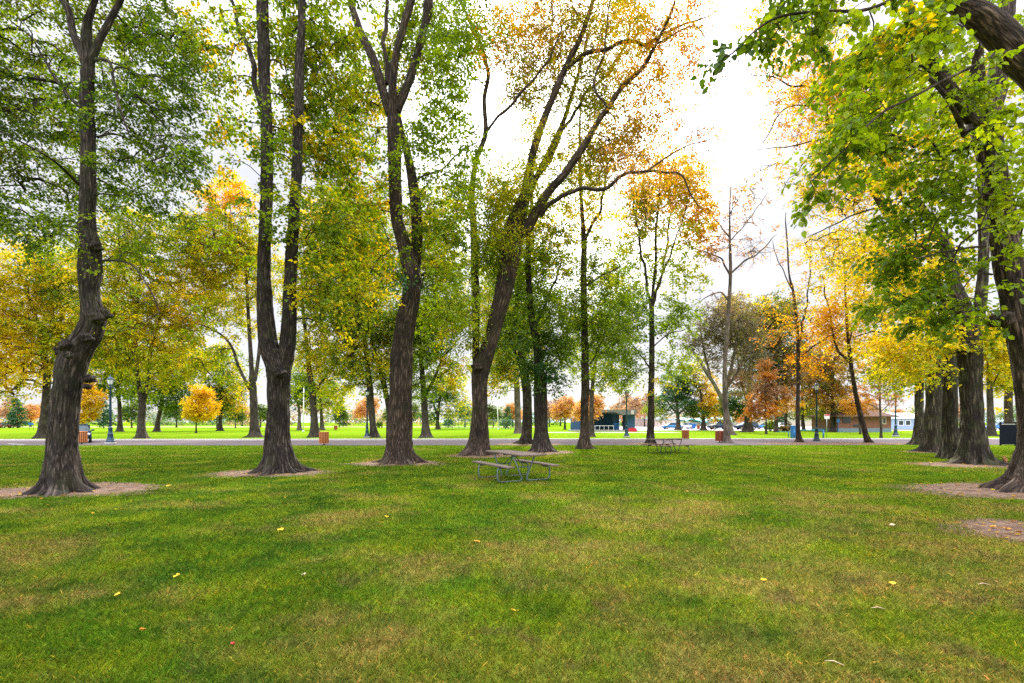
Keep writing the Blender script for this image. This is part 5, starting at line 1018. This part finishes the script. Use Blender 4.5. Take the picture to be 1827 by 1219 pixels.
# squirrel by the big roots
def squirrel():
    z = 19.0; x = at(1793.5, z); t = thing('squirrel', 'small red brown squirrel with raised tail by the tree roots on the right', 'squirrel', (x, z, .02), .5)
    me = bpy.data.meshes.new('body')
    P = [(0,0,.075),(.05,0,.085),(.10,0,.115),(.125,0,.15),(.15,0,.165),(.185,0,.155), (-.04,0,.07),(.09,.025,.06),(.10,.03,.015),(.115,.03,.004),(.09,-.025,.06),(.10,-.03,.015),(.115,-.03,.004),(-.03,.04,.05),(0,.05,.012),(.03,.05,.004),(-.03,-.04,.05),(0,-.05,.012),(.03,-.05,.004),(.14,.018,.195),(.14,-.018,.195)]
    R = [.045,.043,.036,.028,.03,.012,.042,.014,.010,.008,.014,.010,.008,.026,.012,.008,.026,.012,.008,.006,.006]
    E = [(0,1),(1,2),(2,3),(3,4),(4,5),(0,6),(2,7),(7,8),(8,9),(2,10),(10,11),(11,12),(6,13),(13,14),(14,15),(6,16),(16,17),(17,18),(4,19),(4,20)]
    me.from_pydata(P, E, []); o = bpy.data.objects.new('body', me); C.objects.link(o); o.parent = t; me.materials.append(M['fur'])
    sk = o.modifiers.new('skin', 'SKIN')
    for v, rr in zip(me.skin_vertices[0].data, R): v.radius = (rr, rr)
    me.skin_vertices[0].data[0].use_root = True
    o.modifiers.new('sub', 'SUBSURF').levels = 1; o.modifiers['sub'].render_levels = 2
    b = MB(); b.tube([(-.06,0,.07),(-.12,0,.09),(-.15,0,.15),(-.13,0,.21),(-.09,0,.245),(-.05,0,.235)], [.018,.032,.042,.042,.034,.012], 12); b.build('tail', M['fur'], t)
squirrel()

# ------------------------------------------------------------------ fallen leaves
def leafshape(r, size):
    n = 14; V = []; 
    for k in range(n):
        a = 2*PI*k/n; q = size*.5*(1+.25*math.cos(a)+.12*math.cos(5*a)); V.append((q*math.cos(a), q*.8*math.sin(a), .012+.018*abs(math.sin(a))*r.rand()+.012*math.cos(a)**2))
    return [(0,0,.004)]+V, [(0,1+k,1+(k+1)%n) for k in range(n)]
LM = {k: simple('fallen_'+k, c, .7, var=.2, sc=20) for k, c in dict(yellow=(.72,.46,.02), orange=(.68,.27,.02), pale=(.62,.45,.30), tan=(.45,.30,.10), red=(.6,.03,.05)).items()}
rr = np.random.RandomState(77)
for px_, py_, kd, sz, lab in [(851,972,'orange',.13,'orange fallen leaf in the middle of the lawn below the near table'),(755,1004,'pale',.12,'curled pale leaf on the lawn left of centre'),(917,1099,'yellow',.085,'amber fallen leaf low in the centre of the lawn'),
    (1550,997,'yellow',.10,'yellow fallen leaf on the right lawn, the farther of a pair'),(1590,1049,'yellow',.085,'yellow fallen leaf on the right lawn, the nearer of a pair'),(1362,1042,'yellow',.075,'small yellow leaf on the lawn between centre and right'),
    (417,1159,'red',.04,'tiny red petal like leaf low at the left'),(254,1134,'orange',.06,'small orange leaf near the lower left'),(210,1070,'yellow',.07,'small yellow leaf at the left on green grass'),(317,1034,'yellow',.08,'pale yellow leaf left of centre on green grass'),
    (690,927,'yellow',.10,'upper of two small yellow leaves below the brown tree'),(680,937,'yellow',.08,'lower of two small yellow leaves below the brown tree'),(875,914,'yellow',.13,'yellow leaf below the near picnic table'),(1064,945,'tan',.12,'tan curled leaf right of the near table'),
    (300,870,'yellow',.14,'yellow leaf right of the burled tree soil ring'),(380,876,'yellow',.10,'small yellow leaf between the burled and twin trees'),(541,1033,'pale',.07,'pale scrap of leaf left of centre'),(502,950,'yellow',.12,'yellow leaf on grass in front of the twin stemmed tree'),(1632,921,'pale',.14,'white scrap of paper like leaf before the wide soil patch'),(1592,942,'pale',.10,'smaller whitish scrap left of the dark soil patch'),(846,858,'pale',.16,'pale leaf by the left bench leg of the near table'),(1772,945,'orange',.11,'orange leaf on the dark soil patch at the right edge'),(1795,948,'orange',.13,'second orange leaf on the dark soil patch'),(1820,955,'orange',.13,'brown orange leaf at the very right edge')]:
    x, y, _ = G(px_, py_); b = MB(); V, Fc = leafshape(rr, sz*.8); b.add(V, Fc); o = b.build('fallen_leaf', LM[kd], loc=(x, y, .03)); o.rotation_euler = (rr.uniform(-.35,.35), rr.uniform(-.35,.35), rr.rand()*6); tag(o, lab, 'leaf', 'fallen leaves on the lawn')
# twigs
for px_, py_, a, lab in ((1487,1192,.6,'pale dry twig at the bottom right of the lawn'),(1566,1093,.2,'short pale twig above the lower right corner'),(1755,1049,.1,'thin pale twig at the right on yellowing grass')):
    x, y, _ = G(px_, py_); b = MB(); b.tube([(-.05,0,.035),(0,.01,.045),(.06,0,.035)], [.003,.004,.002], 6); o = b.build('twig', LM['pale'], loc=(x,y,0)); o.rotation_euler = (0,0,-a); tag(o, lab, 'twig')
# litter of leaves in the soil rings and thinly over the lawn
def litter():
    r = np.random.RandomState(21); P, sz = [], []
    for X, zc, rX, rz in SOILS:
        n = int(40+rX*rz*28); a = r.rand(n)*2*PI; q = r.rand(n)**.5; P.append(np.stack([X+rX*q*np.cos(a)*.95, zc+rz*q*np.sin(a)*.9-.05*rz, np.full(n,.035)], 1)); sz.append(r.uniform(.05,.10,n))
    n = 260; z = 8*np.exp(r.rand(n)*math.log(32/8)); P.append(np.stack([r.uniform(-1.15,1.15,n)*z, z, np.full(n,.045)], 1)); sz.append(r.uniform(.04,.09,n))
    n = 2200; z = r.uniform(44.5, 72, n); P.append(np.stack([r.uniform(-60,60,n), z, np.full(n,.05)], 1)); sz.append(r.uniform(.08,.16,n))
    P = np.concatenate(P); sz = np.concatenate(sz)[:,None]; n = len(P); a = r.rand(n)*2*PI; d = np.stack([np.cos(a),np.sin(a),r.uniform(-.1,.4,n)],1); s = np.stack([-np.sin(a),np.cos(a),r.uniform(-.3,.3,n)],1)
    V = np.stack([P, P+d*sz*.5+s*sz*.4, P+d*sz, P+d*sz*.5-s*sz*.4], 1).reshape(-1,3); V[:,2] = np.maximum(V[:,2], .024)
    c = np.array([(.6,.36,.03),(.5,.2,.03),(.35,.18,.07),(.25,.12,.06),(.55,.45,.1)])[r.randint(0,5,n)]*r.uniform(.7,1.2,(n,1)); i = np.arange(n)[:,None]*4
    tag(npmesh('leaf_litter', V, [np.concatenate([i,i+1,i+2,i+3],1)], LEAF, col=c, smooth=False), 'scattered fallen leaves in the soil rings and over the lawn', 'leaf litter', kind='stuff')
litter()
